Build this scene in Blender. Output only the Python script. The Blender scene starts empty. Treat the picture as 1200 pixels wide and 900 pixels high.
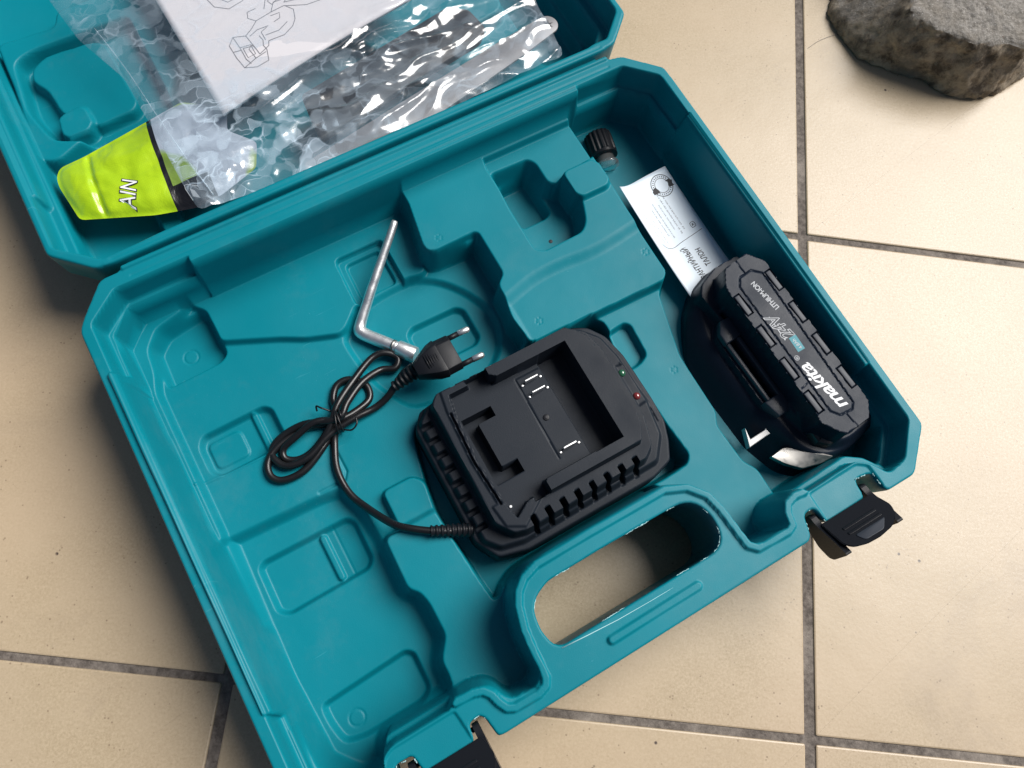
# Open teal tool case on a tiled terrace floor.  Units: metres; shapes are written in millimetres.
import bpy, math, random
import numpy as np
from mathutils import Matrix, Vector, noise as mnoise

random.seed(7)
SC = bpy.context.scene
COL = SC.collection
MM = 0.001

# ------------------------------------------------------------------ camera
cam_d = bpy.data.cameras.new('camera')
cam = bpy.data.objects.new('camera', cam_d)
COL.objects.link(cam)
SC.camera = cam
_p, _q = math.radians(17.517), math.radians(-3.806)
cam.matrix_world = (Matrix.Translation((0, 0, .471)) @ Matrix.Rotation(_q, 4, 'Y') @ Matrix.Rotation(_p, 4, 'X'))
cam_d.sensor_width = 36
cam_d.lens = 903.7 / 1200 * 36
cam_d.clip_start = 0.01
cam_d.clip_end = 200

# ------------------------------------------------------------------ light
SUN_AZ, SUN_EL = math.radians(60), math.radians(51)   # azimuth clockwise from +Y
world = bpy.data.worlds.new('World')
SC.world = world
world.use_nodes = True
wn = world.node_tree
wn.nodes.clear()
wo = wn.nodes.new('ShaderNodeOutputWorld')
wb = wn.nodes.new('ShaderNodeBackground')
sky = wn.nodes.new('ShaderNodeTexSky')
sky.sky_type = 'NISHITA'
sky.sun_disc = False
sky.sun_elevation = SUN_EL
sky.sun_rotation = SUN_AZ
sky.dust_density = 3.0
sky.air_density = 1.0
wb.inputs[1].default_value = 0.05
wn.links.new(sky.outputs[0], wb.inputs[0])
wn.links.new(wb.outputs[0], wo.inputs[0])
sun_d = bpy.data.lights.new('sun', 'SUN')
sun_d.energy = 5.0
sun_d.angle = math.radians(38)
sun_d.color = (1.0, 0.975, 0.94)
sun = bpy.data.objects.new('sun', sun_d)
COL.objects.link(sun)
_sd = Vector((math.sin(SUN_AZ) * math.cos(SUN_EL), math.cos(SUN_AZ) * math.cos(SUN_EL), math.sin(SUN_EL)))
sun.rotation_euler = _sd.to_track_quat('Z', 'Y').to_euler()
SC.view_settings.view_transform = 'Standard'
SC.view_settings.look = 'None'
SC.view_settings.exposure = -0.02
SC.view_settings.gamma = 1.0
SC.cycles.max_bounces = 10
SC.cycles.transparent_max_bounces = 24
SC.cycles.use_denoising = True

# ------------------------------------------------------------------ materials
def mat(name, color=(.5, .5, .5), rough=.5, metal=0.0, spec=.5, noise=None, bump=None, rvar=None, trans=0, ior=1.45, coat=0):
    """noise=(scale, darker colour factor) ; bump=(scale, strength, distance) ; rvar=(scale, lo, hi)"""
    m = bpy.data.materials.new(name)
    m.use_nodes = True
    t = m.node_tree
    b = t.nodes['Principled BSDF']
    b.inputs['Base Color'].default_value = (*color, 1)
    b.inputs['Roughness'].default_value = rough
    b.inputs['Metallic'].default_value = metal
    b.inputs['Specular IOR Level'].default_value = spec
    b.inputs['Transmission Weight'].default_value = trans
    b.inputs['IOR'].default_value = ior
    b.inputs['Coat Weight'].default_value = coat
    tc = t.nodes.new('ShaderNodeTexCoord')
    def nz(scale, det=5, rg=.6):
        n = t.nodes.new('ShaderNodeTexNoise')
        n.inputs['Scale'].default_value = scale
        n.inputs['Detail'].default_value = det
        n.inputs['Roughness'].default_value = rg
        t.links.new(tc.outputs['Object'], n.inputs['Vector'])
        return n
    def ramp(fac, lo, hi, c0, c1):
        r = t.nodes.new('ShaderNodeMapRange')
        r.inputs['From Min'].default_value = lo
        r.inputs['From Max'].default_value = hi
        r.inputs['To Min'].default_value = c0
        r.inputs['To Max'].default_value = c1
        t.links.new(fac, r.inputs['Value'])
        return r.outputs[0]
    if noise:
        f = ramp(nz(noise[0]).outputs['Fac'], .35, .65, 0, 1)
        mx = t.nodes.new('ShaderNodeMix')
        mx.data_type = 'RGBA'
        mx.inputs['A'].default_value = (*[c * noise[1] for c in color], 1)
        mx.inputs['B'].default_value = (*color, 1)
        t.links.new(f, mx.inputs['Factor'])
        t.links.new(mx.outputs['Result'], b.inputs['Base Color'])
    if rvar:
        t.links.new(ramp(nz(rvar[0]).outputs['Fac'], .3, .7, rvar[1], rvar[2]), b.inputs['Roughness'])
    if bump:
        bp = t.nodes.new('ShaderNodeBump')
        bp.inputs['Strength'].default_value = bump[1]
        bp.inputs['Distance'].default_value = bump[2]
        t.links.new(nz(bump[0], 3).outputs['Fac'], bp.inputs['Height'])
        t.links.new(bp.outputs[0], b.inputs['Normal'])
    return m

def add_nodes(m):
    return m.node_tree, m.node_tree.nodes['Principled BSDF']

def mixc(t, fac, a, b):
    mx = t.nodes.new('ShaderNodeMix')
    mx.data_type = 'RGBA'
    for k, v in (('A', a), ('B', b)):
        if isinstance(v, tuple):
            mx.inputs[k].default_value = (*v, 1)
        else:
            t.links.new(v, mx.inputs[k])
    t.links.new(fac, mx.inputs['Factor'])
    return mx.outputs['Result']

def rng(t, v, lo, hi, a=0.0, b=1.0):
    r = t.nodes.new('ShaderNodeMapRange')
    for k, x in (('From Min', lo), ('From Max', hi), ('To Min', a), ('To Max', b)):
        r.inputs[k].default_value = x
    t.links.new(v, r.inputs['Value'])
    return r.outputs[0]

def tex(t, kind, scale, coord, **kw):
    n = t.nodes.new('ShaderNodeTex' + kind)
    n.inputs['Scale'].default_value = scale
    for k, v in kw.items():
        if k == 'feature':
            n.feature = v
        else:
            n.inputs[k].default_value = v
    t.links.new(coord, n.inputs['Vector'])
    return n

def teal_plastic():
    m = mat('teal_plastic', (.0015, .205, .270), .45, spec=.24)
    t, b = add_nodes(m)
    tc = t.nodes.new('ShaderNodeTexCoord').outputs['Object']
    big = rng(t, tex(t, 'Noise', 9, tc, Detail=4).outputs['Fac'], .3, .7)
    col = mixc(t, big, (.0010, .168, .214), (.0014, .196, .250))
    # dusty specks and fine scuffs rubbed pale
    sp = rng(t, tex(t, 'Noise', 900, tc, Detail=2).outputs['Fac'], .69, .76)
    patch = rng(t, tex(t, 'Noise', 22, tc, Detail=3).outputs['Fac'], .50, .68)
    mm = t.nodes.new('ShaderNodeMath'); mm.operation = 'MULTIPLY'
    t.links.new(sp, mm.inputs[0]); t.links.new(patch, mm.inputs[1])
    m2 = t.nodes.new('ShaderNodeMath'); m2.operation = 'MULTIPLY'; m2.inputs[1].default_value = .35
    t.links.new(mm.outputs[0], m2.inputs[0])
    col = mixc(t, m2.outputs[0], col, (.12, .38, .45))
    mp = t.nodes.new('ShaderNodeMapping'); mp.inputs['Scale'].default_value = (1, 26, 1); mp.inputs['Rotation'].default_value = (0, 0, .5)
    t.links.new(tc, mp.inputs['Vector'])
    sc_ = rng(t, tex(t, 'Noise', 34, mp.outputs[0], Detail=3).outputs['Fac'], .70, .76)
    k_ = rng(t, tex(t, 'Noise', 13, tc, Detail=2).outputs['Fac'], .55, .66, 0, .45)
    m3_ = t.nodes.new('ShaderNodeMath'); m3_.operation = 'MULTIPLY'
    t.links.new(sc_, m3_.inputs[0]); t.links.new(k_, m3_.inputs[1])
    col = mixc(t, m3_.outputs[0], col, (.10, .40, .48))
    dust = rng(t, tex(t, 'Noise', 7, tc, Detail=9, Roughness=.75).outputs['Fac'], .52, .72, 0, .16)
    col = mixc(t, dust, col, (.16, .26, .28))
    t.links.new(col, b.inputs['Base Color'])
    t.links.new(rng(t, tex(t, 'Noise', 30, tc, Detail=5).outputs['Fac'], .3, .7, .36, .50), b.inputs['Roughness'])
    bp = t.nodes.new('ShaderNodeBump'); bp.inputs['Strength'].default_value = .22; bp.inputs['Distance'].default_value = .00022
    t.links.new(tex(t, 'Noise', 1500, tc, Detail=2).outputs['Fac'], bp.inputs['Height'])
    bp2 = t.nodes.new('ShaderNodeBump'); bp2.inputs['Strength'].default_value = .3; bp2.inputs['Distance'].default_value = .0008
    t.links.new(tex(t, 'Noise', 45, tc, Detail=2).outputs['Fac'], bp2.inputs['Height'])
    t.links.new(bp.outputs[0], bp2.inputs['Normal'])
    t.links.new(bp2.outputs[0], b.inputs['Normal'])
    return m

def tile_glaze():
    m = mat('tile_glaze', (.5, .4, .28), .3)
    t, b = add_nodes(m)
    geo = t.nodes.new('ShaderNodeNewGeometry').outputs['Position']
    oi = t.nodes.new('ShaderNodeObjectInfo').outputs['Random']
    fine = tex(t, 'Noise', 700, geo, Detail=4, Roughness=.75).outputs['Fac']
    mid = tex(t, 'Noise', 14, geo, Detail=5, Roughness=.6).outputs['Fac']
    big = tex(t, 'Noise', 3.5, geo, Detail=3).outputs['Fac']
    c1 = mixc(t, rng(t, fine, .34, .64), (.32, .25, .155), (.47, .375, .255))
    gr = tex(t, 'Noise', 210, geo, Detail=3, Roughness=.8).outputs['Fac']
    c1 = mixc(t, rng(t, gr, .50, .68, 0, .55), c1, (.34, .26, .165))
    c2 = mixc(t, rng(t, mid, .35, .68, 0, .7), c1, (.46, .37, .255))
    c3 = mixc(t, rng(t, big, .40, .75, 0, .5), c2, (.52, .375, .25))
    c4 = mixc(t, rng(t, oi, 0, 1, 0, .35), c3, (.46, .365, .24))
    # sparse dark grit and pin holes
    v = tex(t, 'Voronoi', 62, geo)
    spot = rng(t, v.outputs['Distance'], .045, .075, 1, 0)
    keep = rng(t, tex(t, 'Noise', 31, geo, Detail=1).outputs['Fac'], .57, .60)
    mm = t.nodes.new('ShaderNodeMath'); mm.operation = 'MULTIPLY'
    t.links.new(spot, mm.inputs[0]); t.links.new(keep, mm.inputs[1])
    c5 = mixc(t, mm.outputs[0], c4, (.07, .05, .04))
    v2 = tex(t, 'Voronoi', 300, geo)
    s2 = rng(t, v2.outputs['Distance'], .10, .20, .75, 0)
    k2 = rng(t, tex(t, 'Noise', 120, geo, Detail=2).outputs['Fac'], .56, .60)
    m9 = t.nodes.new('ShaderNodeMath'); m9.operation = 'MULTIPLY'
    t.links.new(s2, m9.inputs[0]); t.links.new(k2, m9.inputs[1])
    c5 = mixc(t, m9.outputs[0], c5, (.20, .14, .09))
    # faint grey dirt streaks
    st = tex(t, 'Noise', 5, geo, Detail=8, Roughness=.7, Distortion=1.5).outputs['Fac']
    c6 = mixc(t, rng(t, st, .56, .74, 0, .30), c5, (.22, .17, .13))
    t.links.new(c6, b.inputs['Base Color'])
    t.links.new(rng(t, fine, .3, .7, .26, .46), b.inputs['Roughness'])
    b.inputs['Specular IOR Level'].default_value = .58
    bp = t.nodes.new('ShaderNodeBump'); bp.inputs['Strength'].default_value = .14; bp.inputs['Distance'].default_value = .0004
    t.links.new(tex(t, 'Noise', 420, geo, Detail=3).outputs['Fac'], bp.inputs['Height'])
    bp2 = t.nodes.new('ShaderNodeBump'); bp2.inputs['Strength'].default_value = .25; bp2.inputs['Distance'].default_value = .0015
    t.links.new(tex(t, 'Noise', 22, geo, Detail=2).outputs['Fac'], bp2.inputs['Height'])
    t.links.new(bp.outputs[0], bp2.inputs['Normal'])
    t.links.new(bp2.outputs[0], b.inputs['Normal'])
    return m

def grout_mat():
    m = mat('grout', (.16, .13, .11), .9)
    t, b = add_nodes(m)
    geo = t.nodes.new('ShaderNodeNewGeometry').outputs['Position']
    n = tex(t, 'Noise', 260, geo, Detail=6, Roughness=.7).outputs['Fac']
    n2 = tex(t, 'Noise', 18, geo, Detail=4).outputs['Fac']
    c = mixc(t, rng(t, n, .35, .68), (.075, .062, .053), (.21, .18, .155))
    c = mixc(t, rng(t, n2, .52, .72, 0, .6), c, (.40, .35, .30))
    t.links.new(c, b.inputs['Base Color'])
    bp = t.nodes.new('ShaderNodeBump'); bp.inputs['Strength'].default_value = .8; bp.inputs['Distance'].default_value = .001
    t.links.new(n, bp.inputs['Height']); t.links.new(bp.outputs[0], b.inputs['Normal'])
    return m

def stone_mat():
    m = mat('stone', (.25, .24, .22), .9)
    t, b = add_nodes(m)
    geo = t.nodes.new('ShaderNodeNewGeometry').outputs['Position']
    n = tex(t, 'Noise', 380, geo, Detail=8, Roughness=.8).outputs['Fac']
    n2 = tex(t, 'Noise', 34, geo, Detail=5, Roughness=.65).outputs['Fac']
    n3 = tex(t, 'Noise', 75, geo, Detail=6, Roughness=.7).outputs['Fac']
    top = mixc(t, rng(t, n, .36, .66), (.12, .108, .09), (.40, .375, .34))
    side = mixc(t, rng(t, n3, .38, .58), (.10, .08, .06), (.46, .38, .28))  # side tone raised to paint in bounced light
    side = mixc(t, rng(t, n2, .52, .66, 0, .8), side, (.20, .18, .15))
    top = mixc(t, rng(t, n2, .45, .68, 0, .65), top, (.20, .17, .13))
    top = mixc(t, rng(t, tex(t, 'Voronoi', 420, geo).outputs['Distance'], .10, .22, .6, 0), top, (.55, .53, .50))
    nrm = t.nodes.new('ShaderNodeNewGeometry')
    sx = t.nodes.new('ShaderNodeSeparateXYZ'); t.links.new(nrm.outputs['Normal'], sx.inputs[0])
    c = mixc(t, rng(t, sx.outputs['Z'], .60, .82), side, top)
    c = mixc(t, rng(t, n3, .66, .70, 0, .7), c, (.10, .05, .03))
    t.links.new(c, b.inputs['Base Color'])
    bp = t.nodes.new('ShaderNodeBump'); bp.inputs['Strength'].default_value = .9; bp.inputs['Distance'].default_value = .0016
    t.links.new(n, bp.inputs['Height'])
    bp2 = t.nodes.new('ShaderNodeBump'); bp2.inputs['Strength'].default_value = .8; bp2.inputs['Distance'].default_value = .003
    t.links.new(n3, bp2.inputs['Height']); t.links.new(bp.outputs[0], bp2.inputs['Normal'])
    t.links.new(bp2.outputs[0], b.inputs['Normal'])
    return m

def warp(t, co, scale, amp):
    n = t.nodes.new('ShaderNodeTexNoise'); n.inputs['Scale'].default_value = scale
    t.links.new(co, n.inputs['Vector'])
    m = t.nodes.new('ShaderNodeVectorMath'); m.operation = 'MULTIPLY_ADD'
    m.inputs[1].default_value = (amp, amp, amp)
    t.links.new(n.outputs['Color'], m.inputs[0]); t.links.new(co, m.inputs[2])
    return m.outputs[0]

def film_mat(name, milky=.06, boost=1.0, tint=(1, 1, 1), rough=.07, painted_sheen=False):
    """Thin clear plastic film: transparent, with Fresnel reflections and a slight haze tinted like reflected sky."""
    m = bpy.data.materials.new(name)
    m.use_nodes = True
    t = m.node_tree
    t.nodes.clear()
    out = t.nodes.new('ShaderNodeOutputMaterial')
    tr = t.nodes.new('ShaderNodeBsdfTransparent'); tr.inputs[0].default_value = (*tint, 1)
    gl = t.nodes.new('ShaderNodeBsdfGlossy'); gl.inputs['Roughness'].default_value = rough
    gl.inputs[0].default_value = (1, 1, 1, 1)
    df = t.nodes.new('ShaderNodeBsdfDiffuse'); df.inputs[0].default_value = (.62, .76, .88, 1)  # bluish diffuse stands in for sky reflected by the film
    lw = t.nodes.new('ShaderNodeLayerWeight'); lw.inputs['Blend'].default_value = .5
    pw = t.nodes.new('ShaderNodeMath'); pw.operation = 'POWER'; pw.inputs[1].default_value = 4.0
    t.links.new(lw.outputs['Facing'], pw.inputs[0])
    fr = t.nodes.new('ShaderNodeMath'); fr.operation = 'MULTIPLY_ADD'      # Schlick: two film faces
    fr.inputs[1].default_value = .85; fr.inputs[2].default_value = .11
    t.links.new(pw.outputs[0], fr.inputs[0])
    mu = t.nodes.new('ShaderNodeMath'); mu.operation = 'MULTIPLY'; mu.inputs[1].default_value = boost
    mu.use_clamp = True
    t.links.new(fr.outputs[0], mu.inputs[0])
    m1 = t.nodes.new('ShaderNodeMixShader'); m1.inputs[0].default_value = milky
    if painted_sheen:      # pale haze and crease lines painted in for sky reflections and highlights
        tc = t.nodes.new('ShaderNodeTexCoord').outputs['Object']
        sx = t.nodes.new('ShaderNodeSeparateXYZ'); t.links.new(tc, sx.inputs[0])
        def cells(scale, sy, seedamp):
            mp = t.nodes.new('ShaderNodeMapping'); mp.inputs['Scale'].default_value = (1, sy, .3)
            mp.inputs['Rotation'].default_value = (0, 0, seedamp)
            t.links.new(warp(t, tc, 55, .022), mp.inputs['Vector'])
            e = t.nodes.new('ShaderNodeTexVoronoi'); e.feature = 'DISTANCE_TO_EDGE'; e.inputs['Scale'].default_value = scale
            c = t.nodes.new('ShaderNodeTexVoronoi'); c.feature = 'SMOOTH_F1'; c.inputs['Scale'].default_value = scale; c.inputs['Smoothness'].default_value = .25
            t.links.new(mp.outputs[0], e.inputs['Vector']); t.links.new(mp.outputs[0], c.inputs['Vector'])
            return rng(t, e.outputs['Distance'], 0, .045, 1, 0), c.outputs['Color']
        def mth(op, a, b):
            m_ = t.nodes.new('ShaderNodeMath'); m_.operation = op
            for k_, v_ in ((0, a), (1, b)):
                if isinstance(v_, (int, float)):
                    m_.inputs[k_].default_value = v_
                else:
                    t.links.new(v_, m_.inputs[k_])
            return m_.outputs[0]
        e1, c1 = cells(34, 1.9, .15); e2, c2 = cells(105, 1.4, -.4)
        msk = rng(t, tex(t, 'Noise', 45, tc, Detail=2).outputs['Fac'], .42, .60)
        lines = mth('MULTIPLY', mth('ADD', mth('MULTIPLY', e1, .55), mth('MULTIPLY', e2, .40)), msk)  # bright crease glints painted into the haze
        face = mth('ADD', rng(t, c1, .3, .95, 0, .30), rng(t, c2, .3, .95, 0, .40))  # pale facets painted in for patches of reflected sky
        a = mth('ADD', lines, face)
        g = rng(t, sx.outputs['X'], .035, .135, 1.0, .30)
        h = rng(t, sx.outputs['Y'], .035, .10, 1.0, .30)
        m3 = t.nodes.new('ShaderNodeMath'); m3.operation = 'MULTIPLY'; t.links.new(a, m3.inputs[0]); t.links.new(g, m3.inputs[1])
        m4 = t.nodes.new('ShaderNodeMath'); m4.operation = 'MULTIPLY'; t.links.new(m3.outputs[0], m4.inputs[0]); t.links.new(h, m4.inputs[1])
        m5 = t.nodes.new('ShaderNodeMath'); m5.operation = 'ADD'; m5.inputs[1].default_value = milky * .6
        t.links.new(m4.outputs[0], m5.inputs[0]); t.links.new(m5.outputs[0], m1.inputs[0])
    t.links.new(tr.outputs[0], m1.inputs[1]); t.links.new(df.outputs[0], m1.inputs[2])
    m2 = t.nodes.new('ShaderNodeMixShader')
    t.links.new(mu.outputs[0], m2.inputs[0]); t.links.new(m1.outputs[0], m2.inputs[1]); t.links.new(gl.outputs[0], m2.inputs[2])
    if painted_sheen:
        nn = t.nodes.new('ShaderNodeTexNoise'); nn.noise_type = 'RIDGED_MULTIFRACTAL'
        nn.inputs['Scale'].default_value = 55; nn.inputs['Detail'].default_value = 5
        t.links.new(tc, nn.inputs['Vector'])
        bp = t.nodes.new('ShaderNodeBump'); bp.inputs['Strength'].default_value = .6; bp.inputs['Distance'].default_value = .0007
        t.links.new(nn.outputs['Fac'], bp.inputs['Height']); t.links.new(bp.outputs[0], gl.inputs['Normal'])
    t.links.new(m2.outputs[0], out.inputs[0])
    return m

M = dict(
    teal=teal_plastic(), tile=tile_glaze(), grout=grout_mat(), stone=stone_mat(),
    black=mat('black_plastic', (.009, .010, .013), .42, spec=.28, bump=(1600, .3, .0002), rvar=(60, .34, .52)),
    charcoal=mat('charcoal_plastic', (.012, .0165, .024), .55, spec=.22, bump=(1500, .35, .0002), rvar=(40, .42, .6)),
    slate=mat('battery_plastic', (.009, .015, .027), .42, spec=.22, bump=(1500, .3, .0002), rvar=(50, .32, .48)),
    panel=mat('label_plastic', (.013, .018, .028), .45, spec=.28),
    gloss=mat('gloss_black', (.02, .02, .021), .22, rvar=(60, .18, .30)),
    latch=mat('latch_plastic', (.010, .011, .014), .36, spec=.28, bump=(900, .2, .0002)),
    cord=mat('cord_rubber', (.008, .008, .009), .30, rvar=(80, .22, .4)),
    pad=mat('rubber_pad', (.030, .036, .048), .50),
    steel=mat('zinc_steel', (.86, .86, .85), .34, .9, bump=(300, .25, .0003), rvar=(120, .26, .46)),
    dsteel=mat('worn_steel', (.36, .35, .33), .35, 1.0, rvar=(200, .25, .5)),
    bare=mat('grey_metal', (.27, .27, .28), .55, .3, noise=(40, .8)),
    white=mat('white_ink', (.78, .79, .80), .5),
    greyink=mat('grey_ink', (.42, .44, .46), .5),
    tealink=mat('teal_ink', (.01, .21, .26), .5),
    ink=mat('black_ink', (.02, .02, .025), .6),
    fineink=mat('fine_ink', (.12, .12, .14), .6),
    drawink=mat('drawing_ink', (.17, .17, .19), .6),
    paper=mat('paper', (.60, .585, .61), .55, bump=(20, .1, .001)),
    card=mat('card_paper', (.70, .80, .88), .42, bump=(60, .1, .0005)),
    flash=mat('pale_flash', (.45, .72, .74), .6),
    bottle=mat('bottle_clear', (.8, .85, .85), .12, trans=.9, ior=1.3),
    hook=mat('hook_metal', (.42, .42, .42), .42, .3),
    rail=mat('rail_plastic', (.030, .038, .052), .36, bump=(1500, .2, .0002)),  # paler and bluer than the casing, to paint in reflected light
    green=mat('led_green', (.02, .10, .05), .1, coat=1),
    red=mat('led_red', (.16, .02, .02), .1, coat=1),
    sheath=mat('guard_black', (.018, .017, .018), .35, rvar=(40, .25, .5)),
    foil=film_mat('foil_window', .22, 2.0, (.85, .9, .95), .16),
    film=film_mat('bag_film', .06, .8, rough=.17, painted_sheen=True),
)

# ------------------------------------------------------------------ case frame and mesh helpers
CA = math.radians(29.557)
CU = np.array([math.cos(CA), math.sin(CA)])
CV = np.array([-CU[1], CU[0]])
CORG = CU * -105.6 + CV * -54.4                      # tray corner on the floor, mm

def case_to_world(u, v):
    return CORG + CU * u + CV * v

def thing(name, label, cat, u=0, v=0, z=0, rot=0.0, group=None, frame='case'):
    o = bpy.data.objects.new(name, None)
    COL.objects.link(o)
    if frame == 'case':
        w = case_to_world(u, v)
        o.location = (w[0] * MM, w[1] * MM, z * MM)
        o.rotation_euler = (0, 0, CA + math.radians(rot))
    else:
        o.location = (u * MM, v * MM, z * MM)
        o.rotation_euler = (0, 0, math.radians(rot))
    o['label'] = label
    o['category'] = cat
    if group:
        o['group'] = group
    o.empty_display_size = .02
    return o

def part(name, geo, m, parent=None, smooth=True, label=None, mids=None, angle=None):
    """geo=(verts in mm, faces) -> one mesh object."""
    V, Fc = geo
    me = bpy.data.meshes.new(name)
    me.from_pydata([tuple(p) for p in (np.asarray(V, float) * MM).tolist()], [], [tuple(f) for f in Fc])
    ml = m if isinstance(m, (list, tuple)) else [m]
    for x in ml:
        me.materials.append(x)
    if mids is not None:
        me.polygons.foreach_set('material_index', mids)
    if smooth:
        me.polygons.foreach_set('use_smooth', [True] * len(me.polygons))
        if angle is not None:
            me.set_sharp_from_angle(angle=math.radians(angle))
    me.update()
    o = bpy.data.objects.new(name, me)
    COL.objects.link(o)
    if parent is not None:
        o.parent = parent
    if label:
        o['label'] = label
    return o

def join(*gs):
    V, Fc, n = [], [], 0
    for v, f in gs:
        V += [tuple(p) for p in v]
        Fc += [tuple(i + n for i in q) for q in f]
        n += len(v)
    return V, Fc

def shift(g, dx, dy, dz=0):
    return [(p[0] + dx, p[1] + dy, p[2] + dz) for p in g[0]], g[1]

def area2(P):
    P = np.asarray(P)
    return float(np.sum(P[:, 0] * np.roll(P[:, 1], -1) - np.roll(P[:, 0], -1) * P[:, 1]))

def inset(P, d):
    P = np.asarray(P, float)
    if area2(P) < 0:
        P = P[::-1]
    a = P - np.roll(P, 1, 0); b = np.roll(P, -1, 0) - P
    a /= np.linalg.norm(a, axis=1)[:, None] + 1e-9
    b /= np.linalg.norm(b, axis=1)[:, None] + 1e-9
    na = np.stack([-a[:, 1], a[:, 0]], 1); nb = np.stack([-b[:, 1], b[:, 0]], 1)
    n = na + nb
    k = np.clip(np.sum(n * n, 1) / 2, .35, None)
    return P + n / k[:, None] * d

def fillet(P, r, n=4):
    P = np.asarray(P, float)
    out = []
    N = len(P)
    for i in range(N):
        p, a, b = P[i], P[i - 1], P[(i + 1) % N]
        ea, eb = a - p, b - p
        la, lb = np.linalg.norm(ea), np.linalg.norm(eb)
        if la < 1e-6 or lb < 1e-6:
            continue
        t = min(r, la * .45, lb * .45)
        s, e = p + ea / la * t, p + eb / lb * t
        for k in range(n + 1):
            w = k / n
            out.append((1 - w) ** 2 * s + 2 * w * (1 - w) * p + w * w * e)
    return np.array(out)

def rings(loops, cap0=True, cap1=True):
    """loops: list of (N,3) rings -> skinned surface."""
    n = len(loops[0])
    V = [tuple(p) for L in loops for p in L]
    Fc = []
    for i in range(len(loops) - 1):
        for j in range(n):
            k = (j + 1) % n
            Fc.append((i * n + j, i * n + k, (i + 1) * n + k, (i + 1) * n + j))
    if cap0:
        Fc.append(tuple(range(n - 1, -1, -1)))
    if cap1:
        b = (len(loops) - 1) * n
        Fc.append(tuple(range(b, b + n)))
    return V, Fc

def prism(P, z0, z1, ch=.4, taper=0.0, r=0.0):
    P = np.asarray(P, float)
    if area2(P) < 0:
        P = P[::-1]
    if r:
        P = fillet(P, r)
    def at(d, z):
        Q = inset(P, d) if d else P
        return [(x, y, z) for x, y in Q]
    L = []
    if ch:
        L.append(at(ch, z0)); L.append(at(0, z0 + ch)); L.append(at(taper, z1 - ch)); L.append(at(taper + ch * .35, z1 - ch * .3)); L.append(at(taper + ch, z1))
    else:
        L.append(at(0, z0)); L.append(at(taper, z1))
    return rings(L)

def box(cx, cy, cz, sx, sy, sz, rot=0, ch=.3):
    a = math.radians(rot)
    P = [(-sx / 2, -sy / 2), (sx / 2, -sy / 2), (sx / 2, sy / 2), (-sx / 2, sy / 2)]
    P = [(cx + x * math.cos(a) - y * math.sin(a), cy + x * math.sin(a) + y * math.cos(a)) for x, y in P]
    return prism(P, cz - sz / 2, cz + sz / 2, ch)

def tube(path, r, n=12, caps=True, flat=1.0, r2=None):
    """path (k,3); r number or list; parallel-transported frame."""
    P = np.asarray(path, float)
    k = len(P)
    R = np.full(k, r, float) if np.isscalar(r) else np.asarray(r, float)
    T = np.gradient(P, axis=0)
    T /= np.linalg.norm(T, axis=1)[:, None] + 1e-9
    up = np.array([0, 0, 1.0])
    if abs(T[0] @ up) > .9:
        up = np.array([1.0, 0, 0])
    L = []
    N = up - (up @ T[0]) * T[0]
    N /= np.linalg.norm(N)
    for i in range(k):
        N = N - (N @ T[i]) * T[i]
        N /= np.linalg.norm(N) + 1e-9
        B = np.cross(T[i], N)
        L.append([tuple(P[i] + R[i] * (math.cos(2 * math.pi * j / n) * N * flat + math.sin(2 * math.pi * j / n) * B)) for j in range(n)])
    return rings(L, caps, caps)

def catmull(P, sub=8):
    P = np.asarray(P, float)
    Q = np.vstack([2 * P[0] - P[1], P, 2 * P[-1] - P[-2]])
    out = []
    for i in range(1, len(Q) - 2):
        for k in range(sub):
            t = k / sub
            out.append(.5 * (2 * Q[i] + (Q[i + 1] - Q[i - 1]) * t + (2 * Q[i - 1] - 5 * Q[i] + 4 * Q[i + 1] - Q[i + 2]) * t * t
                             + (-Q[i - 1] + 3 * Q[i] - 3 * Q[i + 1] + Q[i + 2]) * t ** 3))
    out.append(Q[-2])
    return np.array(out)

def text_geo(s, size, shear=0.0, bold=0.0, spacing=1.0, ext=.12):
    """Lettering as real thin geometry; returns (verts mm, faces), baseline at y=0, starting at x=0."""
    cu = bpy.data.curves.new('lettering', 'FONT')
    cu.body = s
    cu.size = size
    cu.shear = shear
    cu.offset = bold
    cu.space_character = spacing
    cu.extrude = ext / 2
    cu.resolution_u = 3
    ob = bpy.data.objects.new('lettering', cu)
    COL.objects.link(ob)
    dg = bpy.context.evaluated_depsgraph_get()
    me = bpy.data.meshes.new_from_object(ob.evaluated_get(dg))
    V = [tuple(v.co) for v in me.vertices]
    Fc = [tuple(p.vertices) for p in me.polygons]
    bpy.data.objects.remove(ob)
    bpy.data.meshes.remove(me)
    bpy.data.curves.remove(cu)
    return V, Fc

def place(g, x, y, z, rot=0.0, sx=1.0, sy=1.0):
    a = math.radians(rot)
    c, s = math.cos(a), math.sin(a)
    return [(x + (p[0] * sx) * c - (p[1] * sy) * s, y + (p[0] * sx) * s + (p[1] * sy) * c, z + p[2]) for p in g[0]], g[1]

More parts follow.
